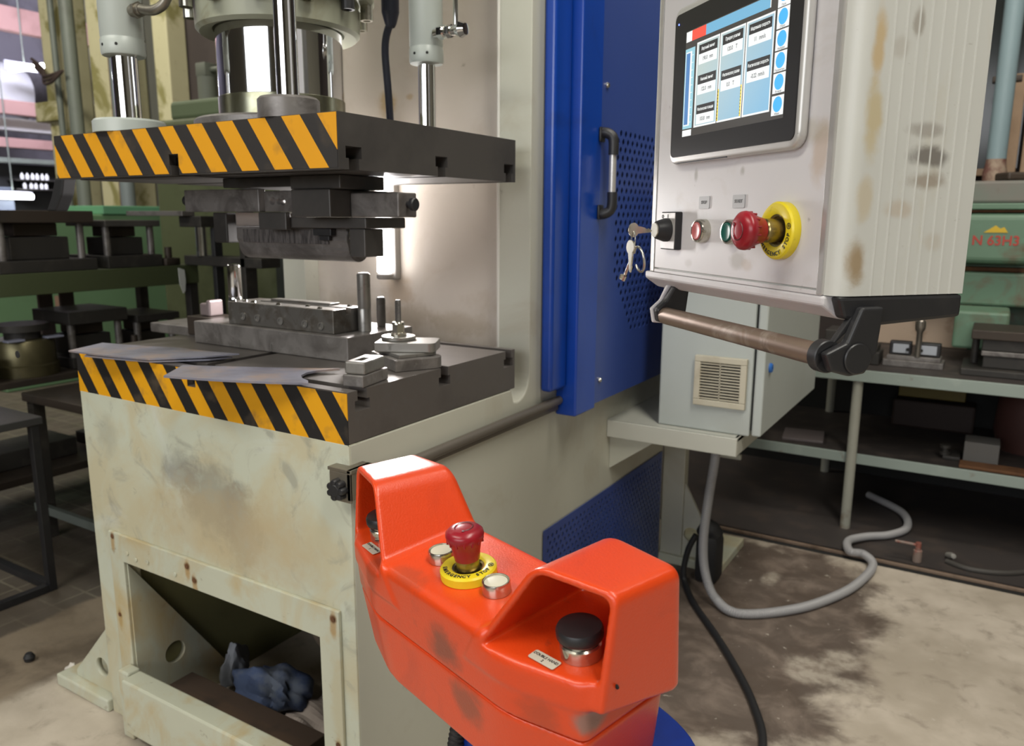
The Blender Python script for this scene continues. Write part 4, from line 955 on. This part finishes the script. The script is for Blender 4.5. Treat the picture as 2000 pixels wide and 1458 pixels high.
# fixture, blocks and scraps on the bench
fx_ = thing('welding_fixture', 'small fixture with an upright ball-headed post on the workbench', 'fixture', (.65, 2.25, .607))
t = MB().box(.55, .745, 2.20, 2.30, .6065, .630, .002).box(.56, .735, 2.21, 2.29, .630, .645, .002).build('fixture_base', STEELG, fx_)
for s in (-1, 1):
    f = MB().box(.648 + s * .047 - .036, .648 + s * .047 + .036, 2.235, 2.275, .6455, .694, .004).build('clamp_half', BLACKP, fx_)
    MB().box(.648 + s * .045 - .026, .648 + s * .045 + .026, 2.2305, 2.2348, .653, .685, .001).build('jaw_plate', mat('jaw_blue_grey', (.42, .45, .50), .4, .2), f)
    MB().cyl(.006, .012, .0155, (.648 + s * .022, 2.2345, .668), '-Y', 12).build('jaw_pin', DARK, f)
MB().lathe([(0, .645), (.010, .645), (.010, .735), (.0165, .745), (.0175, .76), (.0165, .775), (.010, .782), (.010, .82), (0, .82)], (.660, 2.215, 0), seg=24).build('upright_post', mat('post_steel', (.26, .24, .21), .3, .8), fx_)
tag(MB().box(.505, .54, 2.18, 2.30, .6065, .655, .004).box(.515, .53, 2.19, 2.29, .655, .675, .003).build('die_part', DIE), 'dark toothed die part on the bench between handle bracket and fixture', 'die part')
tag(MB().box(.33, .445, 2.26, 2.40, .6065, .665, .003).box(.335, .445, 2.262, 2.40, .665, .715, .003).build('stacked_plates', STEELD), 'dark plate pack on the bench beside the electrical cabinet', 'plate')
dst = thing('die_stack', 'dark stacked die set on the bench below the green machine', 'die', (.93, 2.3, .607))
t = [(.80, 1.10, 2.15, 2.40, .6065, .630, DIE), (.862, 1.00, 2.20, 2.36, .6305, .672, DIE), (.855, 1.01, 2.19, 2.36, .6725, .690, STEELG), (.855, 1.01, 2.19, 2.36, .6905, .730, DIE), (.820, 1.10, 2.17, 2.40, .7305, .762, DIEB)]
for i, (a, b, c, d, e, f, m) in enumerate(t): MB().box(a, b, c, d, e, f, .003).build('die_plate', m, dst)
for i, x in enumerate((.835, 1.03)): MB().cyl(.012, .6305, .7303, (x, 2.30, 0), seg=16).build('die_post', DIE, dst)
tag(MB().box(.838, .945, 2.20, 2.31, .2865, .362, .002).build('concrete_block', mat('grey_block', (.11, .105, .10), .7, layers=[((.10, .09, .08), 12, .5, .7, .6)])), 'grey square block on the lower bench shelf', 'block')  # block colour lowered to carry the shade of the lower shelf
tag(MB().box(.775, .83, 2.20, 2.30, .2865, .300, .002).cyl(.018, .300, .312, (.78, 2.22, 0)).cyl(.012, .312, .325, (.78, 2.22, 0)).cyl(.018, .325, .336, (.78, 2.22, 0)).build('threaded_spindle', DIE), 'dark grooved spindle standing beside the grey block on the lower shelf', 'spindle')
tag(MB().box(.83, 1.2, 2.118, 2.19, .2865, .297, .002).build('rusty_plate', RUST), 'rusty plate along the edge of the lower shelf before the grey block', 'plate')
tag(MB().box(.22, .37, 2.16, 2.32, .2865, .297, .002, M=Matrix.Translation((.3, 2.2, 0)) @ Matrix.Rotation(R(8), 4, 'Z') @ Matrix.Translation((-.3, -2.2, 0))).build('thin_plate', mat('pink_grey', (.12, .10, .10), .6)), 'pale reddish plate on the lower shelf behind the cabinet shelf', 'plate')
tag(MB().box(.58, .82, 2.60, 2.68, .42, .54, .003).build('yellow_panel', mat('dull_yellow', (.11, .085, .008), .6, layers=[((.08, .05, .01), 8, .5, .7, .7)])), 'dull yellow panel in the dark under the bench top', 'panel')  # yellow darkened, the shade under the top is in its colour
tag(MB().box(.56, .86, 2.62, 2.74, .2865, .40, .01).build('brown_box', mat('dark_brown', (.022, .011, .008), .7)), 'dark brown box far back on the lower bench shelf', 'box')
tag(MB().lathe([(0, .2865), (.10, .2865), (.12, .36), (.11, .50), (.07, .55), (0, .55)], (1.04, 2.50, 0), seg=24).build('rusty_casting', mat('red_rust', (.05, .016, .012), .7, layers=[((.25, .18, .12), 16, .62, .7, .7)])), 'reddish rusty casting on the lower shelf at the picture edge', 'casting')
struct('wall_bench', MB().box(-.3, 2.4, 2.80, 2.84, 0, .60), DARK)  # black surface, the under-bench shade put into its colour

# the green machine behind the bench
ma = thing('green_machine', 'worn green machine housing with red painted number behind the bench', 'machine', (.95, 2.95, 0))
def mbb(mb, name, m, par=None): return mb.build(name, m, par or ma)
mbb(MB().box(.70, 1.5, 2.90, 3.25, 0, .93, .01), 'machine_body', MACHG)
mbb(MB().box(.67, 1.5, 2.70, 3.25, .9305, .948, .003), 'lower_flange', RUST)
mbb(MB().box(.69, 1.5, 2.72, 3.20, .9485, .958, .002), 'lower_rim', MACHG)
hb = mbb(MB().box(.735, .968, 2.60, 2.90, .965, 1.155, .025, 4), 'motor_box', MACHG)
mbb(MB().box(.72, 1.5, 2.70, 3.20, .9585, 1.158, .01), 'neck', MACHG)
t = MB(); NM = Matrix.Translation((.855, 2.5985, 1.052)) @ FACE
add_text(t, 'N 63H3', .050, NM, ext=.0003, sx=.95); mbb(t, 'lettering', mat('red_paint', (.42, .045, .03), .5), hb)
mbb(MB().prism([(.812, 1.083), (.892, 1.083), (.878, 1.104), (.866, 1.098), (.850, 1.110), (.834, 1.098)], 2.5978, 2.5995, 'XZ'), 'yellow_mark', mat('yellow_mark_paint', (.60, .40, .02), .5), hb)
mbb(MB().box(.66, 1.5, 2.62, 3.25, 1.1585, 1.168, .002), 'upper_flange', RUST)
mbb(MB().box(.66, 1.5, 2.60, 3.25, 1.1685, 1.192, .004), 'upper_rim', MACHG)
mbb(MB().box(.66, 1.5, 2.62, 3.25, 1.1925, 1.275, .01), 'top_housing', mat('dusty_green', (.20, .18, .16), .7, layers=[((.14, .20, .16), 5, .45, .7, .6), ((.12, .07, .05), 9, .55, .7, .6)]))
mbb(MB().box(.62, 1.5, 2.66, 3.2, .80, .93, .01), 'under_housing', MACHG)
mbb(MB().box(.755, .93, 2.42, 2.66, .66, .80, .01), 'vise_column', MACHG)
mbb(MB().cyl(.045, .86, .93, (.69, 2.75, 0)), 'under_hub', DARK)
tag(MB().box(-.06, .06, -.05, .05, 0, .03, .008, M=Matrix.Translation((.90, 2.70, 1.2765)) @ Matrix.Rotation(R(28), 4, 'Z')).build('leather_block', mat('dark_leather', (.05, .035, .025), .55)), 'dark brown block lying on top of the green machine', 'block')
tag(MB().box(.38, .80, 2.785, 2.799, .607, .795, .002).build('beige_board', mat('beige_board_paint', (.50, .38, .29), .7, layers=[((.25, .15, .09), 10, .58, .72, .7), ((.10, .08, .06), 22, .66, .74, .7)])), 'stained beige board standing at the back of the bench', 'board')
# wall with a dark window, pale blue pipe and wooden frames
struct('window_1', MB().box(.40, .90, 3.555, 3.60, 1.37, 3.2), GLASSD)
struct('trim_1', MB().box(.35, .848, 3.50, 3.55, 1.335, 1.368, .004), TANW)
struct('trim_2', MB().box(.850, .895, 3.46, 3.55, 1.2, 1.78, .004), TANW)
struct('trim_3', MB().box(.912, .945, 3.46, 3.55, 1.2, 3.2, .004), TANW)
struct('trim_4', MB().box(.946, 1.4, 3.46, 3.55, 1.29, 1.34, .004), TANW)
struct('window_2', MB().box(.946, 1.6, 3.56, 3.60, 1.30, 3.2), GLASSD)
struct('wall_lower', MB().box(.0, 2.5, 3.61, 3.78, 0, 3.3), WALLD)
PX = .818
pi = thing('blue_pipe', 'pale blue vertical pipe with chipped paint beside the dark window', 'pipe', (PX, 3.2, 1.275))
MB().cyl(.038, 1.36, 3.2, (PX, 3.2, 0), seg=24).build('pipe', PIPEB, pi)
MB().lathe([(.0385, 1.275), (.045, 1.30), (.047, 1.335), (.041, 1.36), (.0385, 1.39)], (PX, 3.2, 0), seg=24).build('chipped_foot', mat('chipped_paint', (.36, .27, .20), .7, layers=[((.14, .05, .04), 12, .45, .6, .9)]), pi)
MB().cyl(.006, 0, .26, (PX, 3.205, 1.72), 'Y', 12).box(PX - .05, PX + .06, 3.19, 3.24, 1.71, 1.735, .003).build('pipe_clip', DIEB, pi)

# ------------------------------------------------------------------ floor plates, trench, hoses and scraps on the right
struct('trim_5', MB().box(-1.2, 2.6, 1.86, 2.85, .0005, .006), mat('dark_plate', (.045, .038, .036), .55, layers=[((.08, .06, .05), 9, .5, .7, .6)]))
struct('trim_6', MB().box(-1.2, 2.6, 1.80, 1.86, -.05, .0008), DARK)
struct('trim_7', MB().box(-1.2, 2.6, 1.822, 1.834, .001, .012, .002), mat('trench_rail', (.20, .14, .10), .6, layers=[((.08, .05, .03), 14, .5, .7, .8)]))
t = MB(); P_ = [(.235, 1.25, .545), (.235, 1.25, .46), (.222, 1.25, .33), (.213, 1.25, .20), (.222, 1.25, .10), (.262, 1.235, .028), (.345, 1.205, .0145), (.48, 1.325, .0145), (.575, 1.50, .0145), (.618, 1.66, .0145), (.625, 1.76, .020), (.59, 1.80, .030), (.548, 1.80, .030), (.530, 1.89, .030), (.575, 1.98, .024), (.645, 2.05, .022), (.69, 2.16, .022), (.655, 2.32, .022), (.52, 2.46, .022)]
pts = resample(spline([Vector(p) for p in P_], 64), .0014); t.tube(pts, .0135, 12, rad=lambda i: .0140 if i % 4 < 2 else .0122)
tag(smooth(t.build('corrugated_conduit', CONDUIT), 60), 'grey corrugated conduit looping from the cabinet shelf over the floor', 'conduit')
t = MB(); t.tube([(.165, 1.330, .17), (.145, 1.325, .12), (.134, 1.322, .05), (.148, 1.305, .0105), (.215, 1.195, .0095), (.32, 1.06, .0095), (.418, .92, .0095), (.49, .80, .0095), (.545, .67, .0095), (.56, .50, .0095), (.54, .3, .0095)], .009, 12, smooth_path=12)
tag(t.build('black_cable', BLACKR), 'black power cable running across the floor toward the viewer', 'cable')
t = MB(); t.tube([(.170, 1.40, .15), (.187, 1.395, .175), (.205, 1.40, .15)], .028, 16, smooth_path=5); t.box(.153, .227, 1.355, 1.438, .0005, .16, .02)
tag(t.build('rubber_boot', BLACKR), 'black rubber wrapped lump on the floor beside the rear gusset of the press', 'cover')
t = MB(); t.tube([(.83, 1.93, .012), (.90, 1.90, .012), (1.0, 1.93, .012), (1.1, 2.02, .012)], .010, 10, smooth_path=8); tag(t.build('dark_hose', mat('dark_hose_rubber', (.05, .045, .04), .6)), 'short dark hose end lying on the dark floor plate', 'hose')
tag(MB().cyl(.014, .0065, .05, (.745, 1.885, 0), seg=16, bev=.002).cyl(.009, .05, .075, (.745, 1.885, 0), seg=12).cyl(.005, -.07, .0, (.745, 1.885, .066), 'X', 10).build('floor_valve', mat('valve_paint', (.24, .18, .15), .6, layers=[((.25, .06, .04), 20, .5, .6, .8)])), 'small pipe valve stub rising from the trench edge', 'valve')
tag(MB().lathe([(0, 0), (.009, .002), (.011, .03), (.008, .055), (0, .058)], seg=14, M=Matrix.Translation((.83, 1.98, .016)) @ Matrix.Rotation(R(70), 4, 'X') @ Matrix.Rotation(R(20), 4, 'Y')).build('plug', mat('plug_grey', (.25, .24, .22), .5)), 'small pale plug lying on the dark floor plate', 'plug')
# ------------------------------------------------------------------ things inside the press base and on the floor to the left
tag(MB().box(-.632, -.205, .02, .115, .0, .085, .002, M=Matrix.Translation((0, .0, 0))).build('timber_block', WOODD), 'dark timber beam lying inside the press base opening', 'timber')
def lump(name, m, c, s, seed, label, cat, amp=.35, n=4):
    rnd = random.Random(seed); t = MB(); b = bmesh.new(); bmesh.ops.create_icosphere(b, subdivisions=n, radius=1)
    ph = [rnd.uniform(0, 6.3) for _ in range(9)]
    for v in b.verts:
        p = v.co.copy(); d = 1 + amp * (.5 * math.sin(3.1 * p.x + ph[0] + 1.6 * math.sin(2.3 * p.y + ph[1])) + .35 * math.sin(5.7 * p.y + ph[2] + 2 * p.z) + .25 * math.sin(9.3 * p.x + 6 * p.y + ph[3]) + .12 * math.sin(17 * p.y + 9 * p.z + ph[4]))
        v.co = Vector((p.x * s[0] * d, p.y * s[1] * d, max(p.z * d, -.35) * s[2]))
    for f in b.faces: f.smooth = True
    t._add(b, Matrix.Translation(c)); return tag(t.build(name, m), label, cat)
lump('blue_rag', RAG, (-.475, .205, .038), (.10, .06, .055), 3, 'crumpled blue rag inside the press base behind the timber', 'rag')
lump('grey_rag', mat('grey_rag_cloth', (.22, .23, .26), .9), (-.605, .215, .048), (.028, .04, .06), 8, 'grey rag beside the blue rag inside the press base', 'rag')
t = MB(); b = bmesh.new(); bmesh.ops.create_grid(b, x_segments=30, y_segments=20, size=1)
for v in b.verts:
    x, y = v.co.x, v.co.y; v.co = Vector((-.27 + x * .13 + .015 * math.sin(5 * y), .25 + y * .115, .012 + .008 * math.sin(6 * x + 2 * y) + .006 * math.sin(13 * y + 4 * x)))
e = bmesh.ops.extrude_face_region(b, geom=b.faces[:]); bmesh.ops.translate(b, verts=[g_ for g_ in e['geom'] if isinstance(g_, bmesh.types.BMVert)], vec=(0, 0, .002)); bmesh.ops.recalc_face_normals(b, faces=b.faces[:]); t._add(b)
tag(t.build('paper_sheet', PAPER), 'crumpled pale sheet on the floor inside the press base', 'paper')
dm = thing('pump_drum', 'dark round drum with black flange inside the press base', 'drum', (-.40, .50, 0))
MB().cyl(.15, 0, .30, (-.40, .42, .165), 'Y', 40, .01).build('drum_body', OLIVE, dm)
f = MB().lathe([(.10, .02), (.165, .02), (.165, -.0), (.10, -.0)], (-.40, .40, .165), 'Y', 40).build('drum_rim', mat('rim_tan', (.16, .12, .085), .6), dm)
MB().lathe([(0, -.012), (.095, -.012), (.095, .018), (0, .018)], (-.40, .40, .165), 'Y', 40).build('drum_cover', DARK, dm)
tag(MB().box(-.2, -.12, .44, .62, .0, .22, .02).build('pump_motor', BLACKP), 'black motor beside the drum inside the press base', 'motor')
t = MB().lathe([(0, 0), (.012, .003), (.014, .012), (.008, .022), (0, .024)], seg=14); t.bm.transform(Matrix.Translation((-1.15, .008, 0)))
tag(t.build('black_ball', BLACKR), 'small black rubber ball on the floor left of the press', 'ball')
lump('plaster_crumb', mat('plaster', (.62, .58, .52), .8), (-.995, .035, .008), (.022, .012, .018), 5, 'white plaster crumb at the corner of the press shoe', 'crumb', .3, 3)

# black tube stand
fs = thing('tube_stand', 'black square-tube stand left of the press', 'stand', (-1.6, .2, 0))
for (x, y) in ((-1.5, .255), (-1.5, -.05), (-1.95, .255), (-1.95, -.05)): MB().box(x - .012, x + .012, y - .012, y + .012, .0, .525, .002).build('leg', BLACKP, fs)
for y in (.255, -.05): MB().box(-1.938, -1.512, y - .012, y + .012, .0, .024, .002).build('floor_bar', BLACKP, fs)
MB().box(-1.512, -1.488, -.038, .243, .0, .024, .002).build('floor_bar', BLACKP, fs)
MB().box(-1.97, -1.48, -.07, .275, .525, .548, .002).build('stand_top', mat('stand_top_metal', (.07, .07, .07), .45, .5), fs)
MB().cyl(.009, .548, .80, (-1.62, .06, 0), seg=12).build('upright_rod', BLACKP, fs)

# die rack along the left aisle (runs into the depth)
rk = thing('die_rack', 'dark olive steel rack loaded with dies in the left background', 'rack', (-2.25, .8, 0))
def rb(mb, name, m): return mb.build(name, m, rk)
rb(MB().box(-2.5, -2.1, .0, 1.30, .885, .922, .003), 'rack_shelf', mat('dark_olive', (.04, .05, .02), .6))
rb(MB().box(-2.0999, -2.09, .0, 1.30, .845, .924, .002), 'shelf_edge', mat('dark_olive_edge', (.055, .07, .028), .6))
rb(MB().box(-2.5, -2.08, .0, 1.30, .520, .545, .003), 'rack_shelf', DIEB)
rb(MB().box(-2.5, -2.08, .0, 1.30, .16, .19, .003), 'rack_shelf', DIEB)
for y in (.04, 1.28):
    for x in (-2.48, -2.12): rb(MB().box(x - .02, x + .02, y - .02, y + .02, 0, .884, .002), 'leg', DIE)
def dieset(x, y, z, lx, ly, hb, hg, ht, label, ht_mat=DIE, mid=True):
    d = thing('die_set', label, 'die', (x, y, z), 'dies stored on the rack')
    MB().box(x - lx / 2, x + lx / 2, y - ly / 2, y + ly / 2, z + .0005, z + hb, .003).build('die_shoe', DIE, d)
    for s in (-1, 1): MB().cyl(.014, z + hb + .0005, z + hb + hg - .0005, (x + lx * .36, y + s * ly * .40, 0), seg=14).build('guide_post', STEELG, d)
    if mid:
        MB().box(x - lx * .3, x + lx * .3, y - ly * .30, y + ly * .30, z + hb + .0005, z + hb + hg * .62, .004).build('lower_tool', DIE, d)
        MB().box(x - lx * .24, x + lx * .24, y - ly * .22, y + ly * .22, z + hb + hg * .64, z + hb + hg - .0005, .004).build('upper_tool', DIEB, d)
    MB().box(x - lx / 2, x + lx / 2, y - ly / 2, y + ly / 2, z + hb + hg, z + hb + hg + ht, .003).build('top_plate', ht_mat, d)
    return d
dieset(-2.27, .69, .922, .30, .36, .045, .135, .045, 'wide die set with a brown top plate, left on the upper rack shelf', DIEB)
dieset(-2.27, 1.04, .922, .28, .24, .05, .115, .025, 'dark die set with thin overhanging plate, beside the paper tag', STEELD)
dieset(-2.30, .28, .922, .28, .26, .04, .11, .04, 'die set with bolts at the picture edge of the upper rack shelf')
dieset(-2.26, .86, .545, .26, .24, .04, .13, .05, 'dark die set beside the drum on the middle rack shelf')
dieset(-2.26, 1.12, .545, .26, .20, .03, .12, .03, 'die set with pale post on the middle rack shelf nearest the press', DIE, True)
dieset(-2.24, .98, .19, .26, .26, .05, .14, .05, 'die set low on the rack, partly behind the striped bed', DIEB)
dd = thing('ring_die', 'round brass-toned ring die on the middle rack shelf', 'die', (-2.2, .60, .545))
MB().lathe([(0, .5455), (.112, .5455), (.112, .585), (.104, .590), (.104, .672), (.098, .680), (.05, .680), (0, .680)], (-2.2, .60, 0), seg=40).build('ring_body', OLBRASS, dd)
MB().cyl(.06, .6805, .71, (-2.2, .60, 0), seg=24).cyl(.09, .71, .735, (-2.2, .60, 0), seg=24).build('ring_top', DIE, dd)
for y in (.53, .67): MB().box(-2.14, -2.10, y - .03, y + .03, .6805, .688, .002).build('bright_lug', mat('bright_lug_steel', (.40, .42, .55), .3, .5), dd)
tag(MB().box(-2.4, -2.1, .26, .46, .5455, .60, .004).box(-2.42, -2.12, .24, .47, .60, .625, .004).build('plate_stack', DIEB), 'brown plate stack at the left end of the middle rack shelf', 'plate')
for i, (y, z0, z1) in enumerate(((.86, .62, .845), (.95, .62, .845))):
    tag(MB().box(-2.52, -2.505, y - .03, y + .03, z0, z1, .003, M=Matrix.Translation((0, 0, 0))).build('steel_strip', mat('strip_brown', (.15, .115, .10), .5, .3)), ('left', 'right')[i] + ' of the two brown strips leaning behind the middle rack shelf', 'strip', 'brown strips')
t = MB().prism([(1.196, .915), (1.225, .905), (1.228, .86), (1.222, .815), (1.212, .805), (1.198, .845)], -2.084, -2.082, 'YZ'); tag(t.build('paper_tag', mat('paper_white', (.62, .64, .62), .8)), 'white paper tag hanging from the rack shelf end', 'tag')
tag(MB().box(-2.40, -2.2, .42, .76, .1905, .26, .004).build('low_die_plate', DIE), 'dark flat die on the lowest rack shelf', 'die')
lt = thing('low_stand', 'low dark iron stand with a flat top behind the black tube stand', 'stand', (-1.6, .75, 0))
MB().box(-1.95, -1.25, .45, .95, .50, .53, .003).build('stand_top', DIEB, lt)
for x, y in ((-1.92, .48), (-1.28, .48), (-1.92, .92), (-1.28, .92)): MB().box(x - .02, x + .02, y - .02, y + .02, 0, .4995, .002).build('leg', DIE, lt)
MB().box(-1.95, -1.25, .45, .47, .10, .13, .002).build('lower_bar', PIPEG, lt)
tag(MB().box(-.07, .07, -.05, .05, 0, .055, .006, M=Matrix.Translation((-1.34, .53, .5305)) @ Matrix.Rotation(R(20), 4, 'Z')).box(-.04, .05, -.04, .04, .055, .07, .004, M=Matrix.Translation((-1.34, .53, .5305)) @ Matrix.Rotation(R(-10), 4, 'Z')).build('scrap_block', mat('pale_scrap', (.42, .40, .30), .5, layers=[((.2, .17, .10), 14, .5, .7, .6)])), 'pale metal scrap block on the low stand behind the left press edge', 'block')
tag(MB().prism([(-.03, 0), (.03, 0), (.05, .10), (-.01, .10)], -.01, .01, 'XZ', .003, M=Matrix.Translation((-1.62, .56, .5305))).build('angle_scrap', mat('scrap_grey', (.10, .09, .08), .5, .4)), 'grey leaning scrap piece with a hole on the low stand', 'scrap')
rnd = random.Random(11)
for (y, z, s, xx) in ((.46, .9225, .55, -2.16), (1.20, .9225, .9, -2.15), (.085, .9225, .8, -2.2), (.30, .5455, 0, 0), (1.00, .5455, .8, -2.13), (.36, .1905, 1.1, -2.16), (.62, .1905, 0, 0), (1.20, .1905, 1., -2.16), (.20, .1905, 1., -2.16)):
    if not s: continue
    a_ = rnd.uniform(-30, 30); M_ = Matrix.Translation((xx, y, z)) @ Matrix.Rotation(R(a_), 4, 'Z') @ Matrix.Scale(s, 4)
    h_ = rnd.uniform(.03, .06)
    t = MB().box(-.035, .035, -.04, .04, .0005, h_, .004, M=M_).cyl(.016, h_, h_ + rnd.uniform(.03, .07), (rnd.uniform(-.01, .01), 0, 0), seg=14, M=M_)
    tag(t.build('die_part', DIE if rnd.random() < .6 else DIEB), 'small dark die part lying among the die sets on the olive rack', 'die part', 'loose die parts on the rack')
# die set with chrome posts between rack and press
dp = thing('pillar_die', 'tall die frame with chrome guide posts between the rack and the press', 'die', (-1.92, 1.28, 0))
MB().box(-2.10, -1.62, 1.24, 1.34, .925, .965, .003).build('lower_beam', DIE, dp)
MB().box(-2.06, -1.92, 1.20, 1.34, 1.085, 1.13, .003).build('top_block', DIE, dp)
MB().cyl(.022, .9655, 1.0845, (-1.99, 1.25, 0), seg=20).build('guide_post', CHROME, dp)
MB().box(-1.745, -1.715, 1.24, 1.30, 0, 1.15, .003).build('stand_leg', DIE, dp)
MB().box(-1.945, -1.92, 1.26, 1.30, 0, 1.084, .003).build('stand_leg', BLACKP, dp)
MB().box(-2.36, -1.98, 1.16, 1.22, 1.13, 1.15, .002).build('side_plate', STEELG, dp)

# olive press behind
op = thing('olive_machine', 'large olive green machine frame standing behind the press', 'machine', (-2.55, 2.0, 0))
MB().box(-3.0, -2.0, 1.75, 2.4, 0, 1.62, .03, 3).build('machine_frame', OLIVE, op)
MB().box(-2.9, -2.2, 1.80, 2.3, 1.62, 1.715, .02, 3).build('machine_head', mat('olive_light', (.10, .13, .07), .6), op)
MB().box(-2.10, -2.02, 1.742, 1.7495, .60, 1.0, .002).build('switch_door', mat('dark_door', (.03, .035, .03), .5), op)
MB().cyl(.05, 1.715, 1.86, (-2.84, 2.0, 0), seg=16).build('valve_body', mat('valve_olive', (.13, .14, .11), .6), op)
MB().box(-2.88, -2.80, 1.96, 2.04, 1.86, 1.93, .005).cyl(.014, 0, .62, (-2.80, 2.0, 1.895), 'X', 12).build('lever_arm', MATS['valve_olive'], op)
gb = thing('green_cabinet', 'light green cabinet seen through the die rack', 'cabinet', (-4.7, 2.4, 0))
MB().box(-5.1, -4.5, 1.6, 3.0, 0, 1.14, .01).build('cabinet_body', CABG, gb)
MB().box(-5.1, -4.48, 2.35, 3.0, 1.14, 1.20, .006).build('cabinet_top', mat('cabinet_top_green', (.12, .30, .17), .5), gb)
MB().box(-4.4995, -4.497, 1.96, 2.02, .68, .73).build('yellow_sticker', mat('sticker_yellow', (.50, .45, .03), .5), gb)
MB().box(-4.4995, -4.497, 1.965, 2.02, .50, .60).build('red_sticker', mat('sticker_red', (.36, .22, .16), .6), gb)

# pillars, pipes and strips by the back wall
def pillar(x0, x1, m=CREAMW):
    o = MB().box(x0, x1, 3.5, 3.78, 0, 6.3, .02).build('pillar', m); o['kind'] = 'structure'; return o
pillar(-7.12, -6.80); pillar(-6.36, -5.93)
struct('trim_8', MB().box(-7.24, -6.86, 3.44, 3.82, 2.02, 2.20, .01), CREAMW)
struct('wall_left', MB().box(-6.80, -5.70, 3.79, 3.85, 0, 6.3), mat('plaster_grey', (.20, .20, .18), .8))
for i, (x, r, y, lb_t) in enumerate(((-6.48, .06, 3.40, 'grey green vertical pipe between the two cream pillars, the thicker one'), (-6.76, .028, 3.42, 'thin grey conduit pipe beside the left cream pillar'), (-5.83, .05, 3.40, 'slim brown pipe along the right cream pillar'), (-5.72, .06, 3.35, 'grey blue pipe right of the brown pipe'))):
    tag(MB().cyl(r, 0, 6.2, (x, y, 0), seg=20).build('pipe', (PIPEG, PIPEG, mat('pipe_brown', (.16, .10, .08), .6), mat('pipe_slate', (.17, .20, .21), .5))[i]), lb_t, 'pipe', 'pipes by the pillars')
t = MB(); 
for k in range(3): t.tube([(-7.16 - .02 * k, 3.44, 2.52 + .04 * k), (-6.98, 3.42, 2.42 + .03 * k), (-6.85, 3.34, 2.40 - .03 * k), (-6.62, 3.28, 2.38 - .03 * k), (-6.42, 3.28, 2.40)], .014, 8, smooth_path=6)
tag(t.build('cable_bundle', mat('cable_brown', (.06, .04, .035), .7)), 'tangled dark cables wrapped around the left pillar', 'cable')
for i, (x0, x1, m, z0) in enumerate(((-5.56, -5.36, CREAMW, 0), (-4.75, -4.62, TANW, 0))): struct('trim_%d' % (9 + i), MB().box(x0, x1, 3.6, 3.79, z0, 6, .01), m)
t = MB().tube([(-.80, .56, 1.30), (-.90, .30, 1.24), (-.93, .12, 1.19), (-.95, .07, 1.13), (-.97, .05, 1.11)], .012, 8, smooth_path=5)
bt = MB(); bt.prism([(-.885, 1.2075), (-.852, 1.2075), (-.866, 1.172), (-.896, 1.138), (-.931, 1.138), (-.906, 1.168)], .055, .085, 'XZ', .004)
tag(bt.build('hanging_strap', BLACKR), 'black strap hanging below the left corner of the striped slide', 'strap')

# the bright far end of the hall
for i, (y0, z0, z1, m) in enumerate(((3.5, 4.25, 4.65, PINKB), (3.5, 2.86, 3.10, PINKB), (3.5, 2.30, 2.46, PINKB), (3.5, 2.04, 2.12, PIPEG))):
    struct('trim_%d' % (11 + i), MB().box(-14.2, -14.0, 3.5, 9.7, z0, z1, .01), m)
ld_ = thing('air_duct', 'large white rounded duct at the far end of the hall', 'duct', (-15, 6.5, 2.9))
MB().lathe([(0, 0), (.55, 0), (.55, 2.2), (.45, 2.5), (0, 2.55)], (-15.2, 5.0, 3.36), 'Y', 28).build('duct_body', mat('duct_white', (.62, .62, .68), .5), ld_)
tag(MB().box(-14.6, -14.35, 3.5, 9.7, 2.62, 2.84, .02).build('white_tray', mat('tray_white', (.70, .70, .72), .5)), 'white cable tray between pink beams at the far end', 'tray')
for i, (y, z, lb_t) in enumerate(((6.95, 3.66, 'lit fluorescent tube high at the far end of the hall'), (6.52, 1.46, 'lit fluorescent tube low behind the die rack'))):
    L = thing('fluorescent_lamp', lb_t, 'lamp', (-13.95, y, z), 'fluorescent tubes at the far end')
    MB().tube([(-13.9, y - .29, z - .08 * (1 - i)), (-13.9, y + .29, z + .08 * (1 - i))], .045, 14).build('tube', TUBE, L)
    MB().cyl(.012, z + .09, 6.4, (-13.97, y, 0), seg=10).build('hanger_rod', PIPEG, L)
    MB().box(-13.99, -13.955, y - .33, y + .33, z - .05, z + .09, .01).build('lamp_body', mat('lamp_body_grey', (.4, .4, .48), .5), L)
tag(MB().box(-14.28, -14.02, 6.0, 6.56, .0, 1.62, .02).build('far_machine', mat('far_blue_grey', (.12, .14, .18), .5)), 'blue grey machine front below the low fluorescent tube', 'machine')
fr_ = thing('bottle_rack', 'dark storage rack with rows of highlight-white bottles at the far end', 'rack', (-14.0, 6.9, 1.2))
MB().box(-14.5, -14.3, 5.8, 9.0, 1.0, 2.04, .01).build('rack_back', DARK, fr_)
for z in (1.60, 1.76): MB().box(-14.3, -13.9, 6.60, 7.6, z - .02, z, .003).build('rack_board', DIE, fr_)
b0 = None  # bottles wholly white: highlights of dark canisters put into the colour
for (y, z) in ((6.70, 1.76), (6.79, 1.76), (6.88, 1.76), (6.96, 1.76), (7.05, 1.76), (7.13, 1.76), (6.73, 1.60), (6.84, 1.60), (6.92, 1.60), (7.02, 1.60), (7.10, 1.60)):
    if b0 is None:
        b0 = MB().lathe([(0, 0), (.028, 0), (.030, .07), (.012, .095), (.012, .11), (0, .11)], seg=14).build('bottle', mat('bottle_highlight', (.8, .8, .82), .3)); o = b0
        tag(o, 'small bottle on the far rack, its highlight painted as white', 'bottle', 'bottles on the far rack')
    else: o = b0.copy(); COL.objects.link(o)
    o.location = (-13.96, y, z + .001)
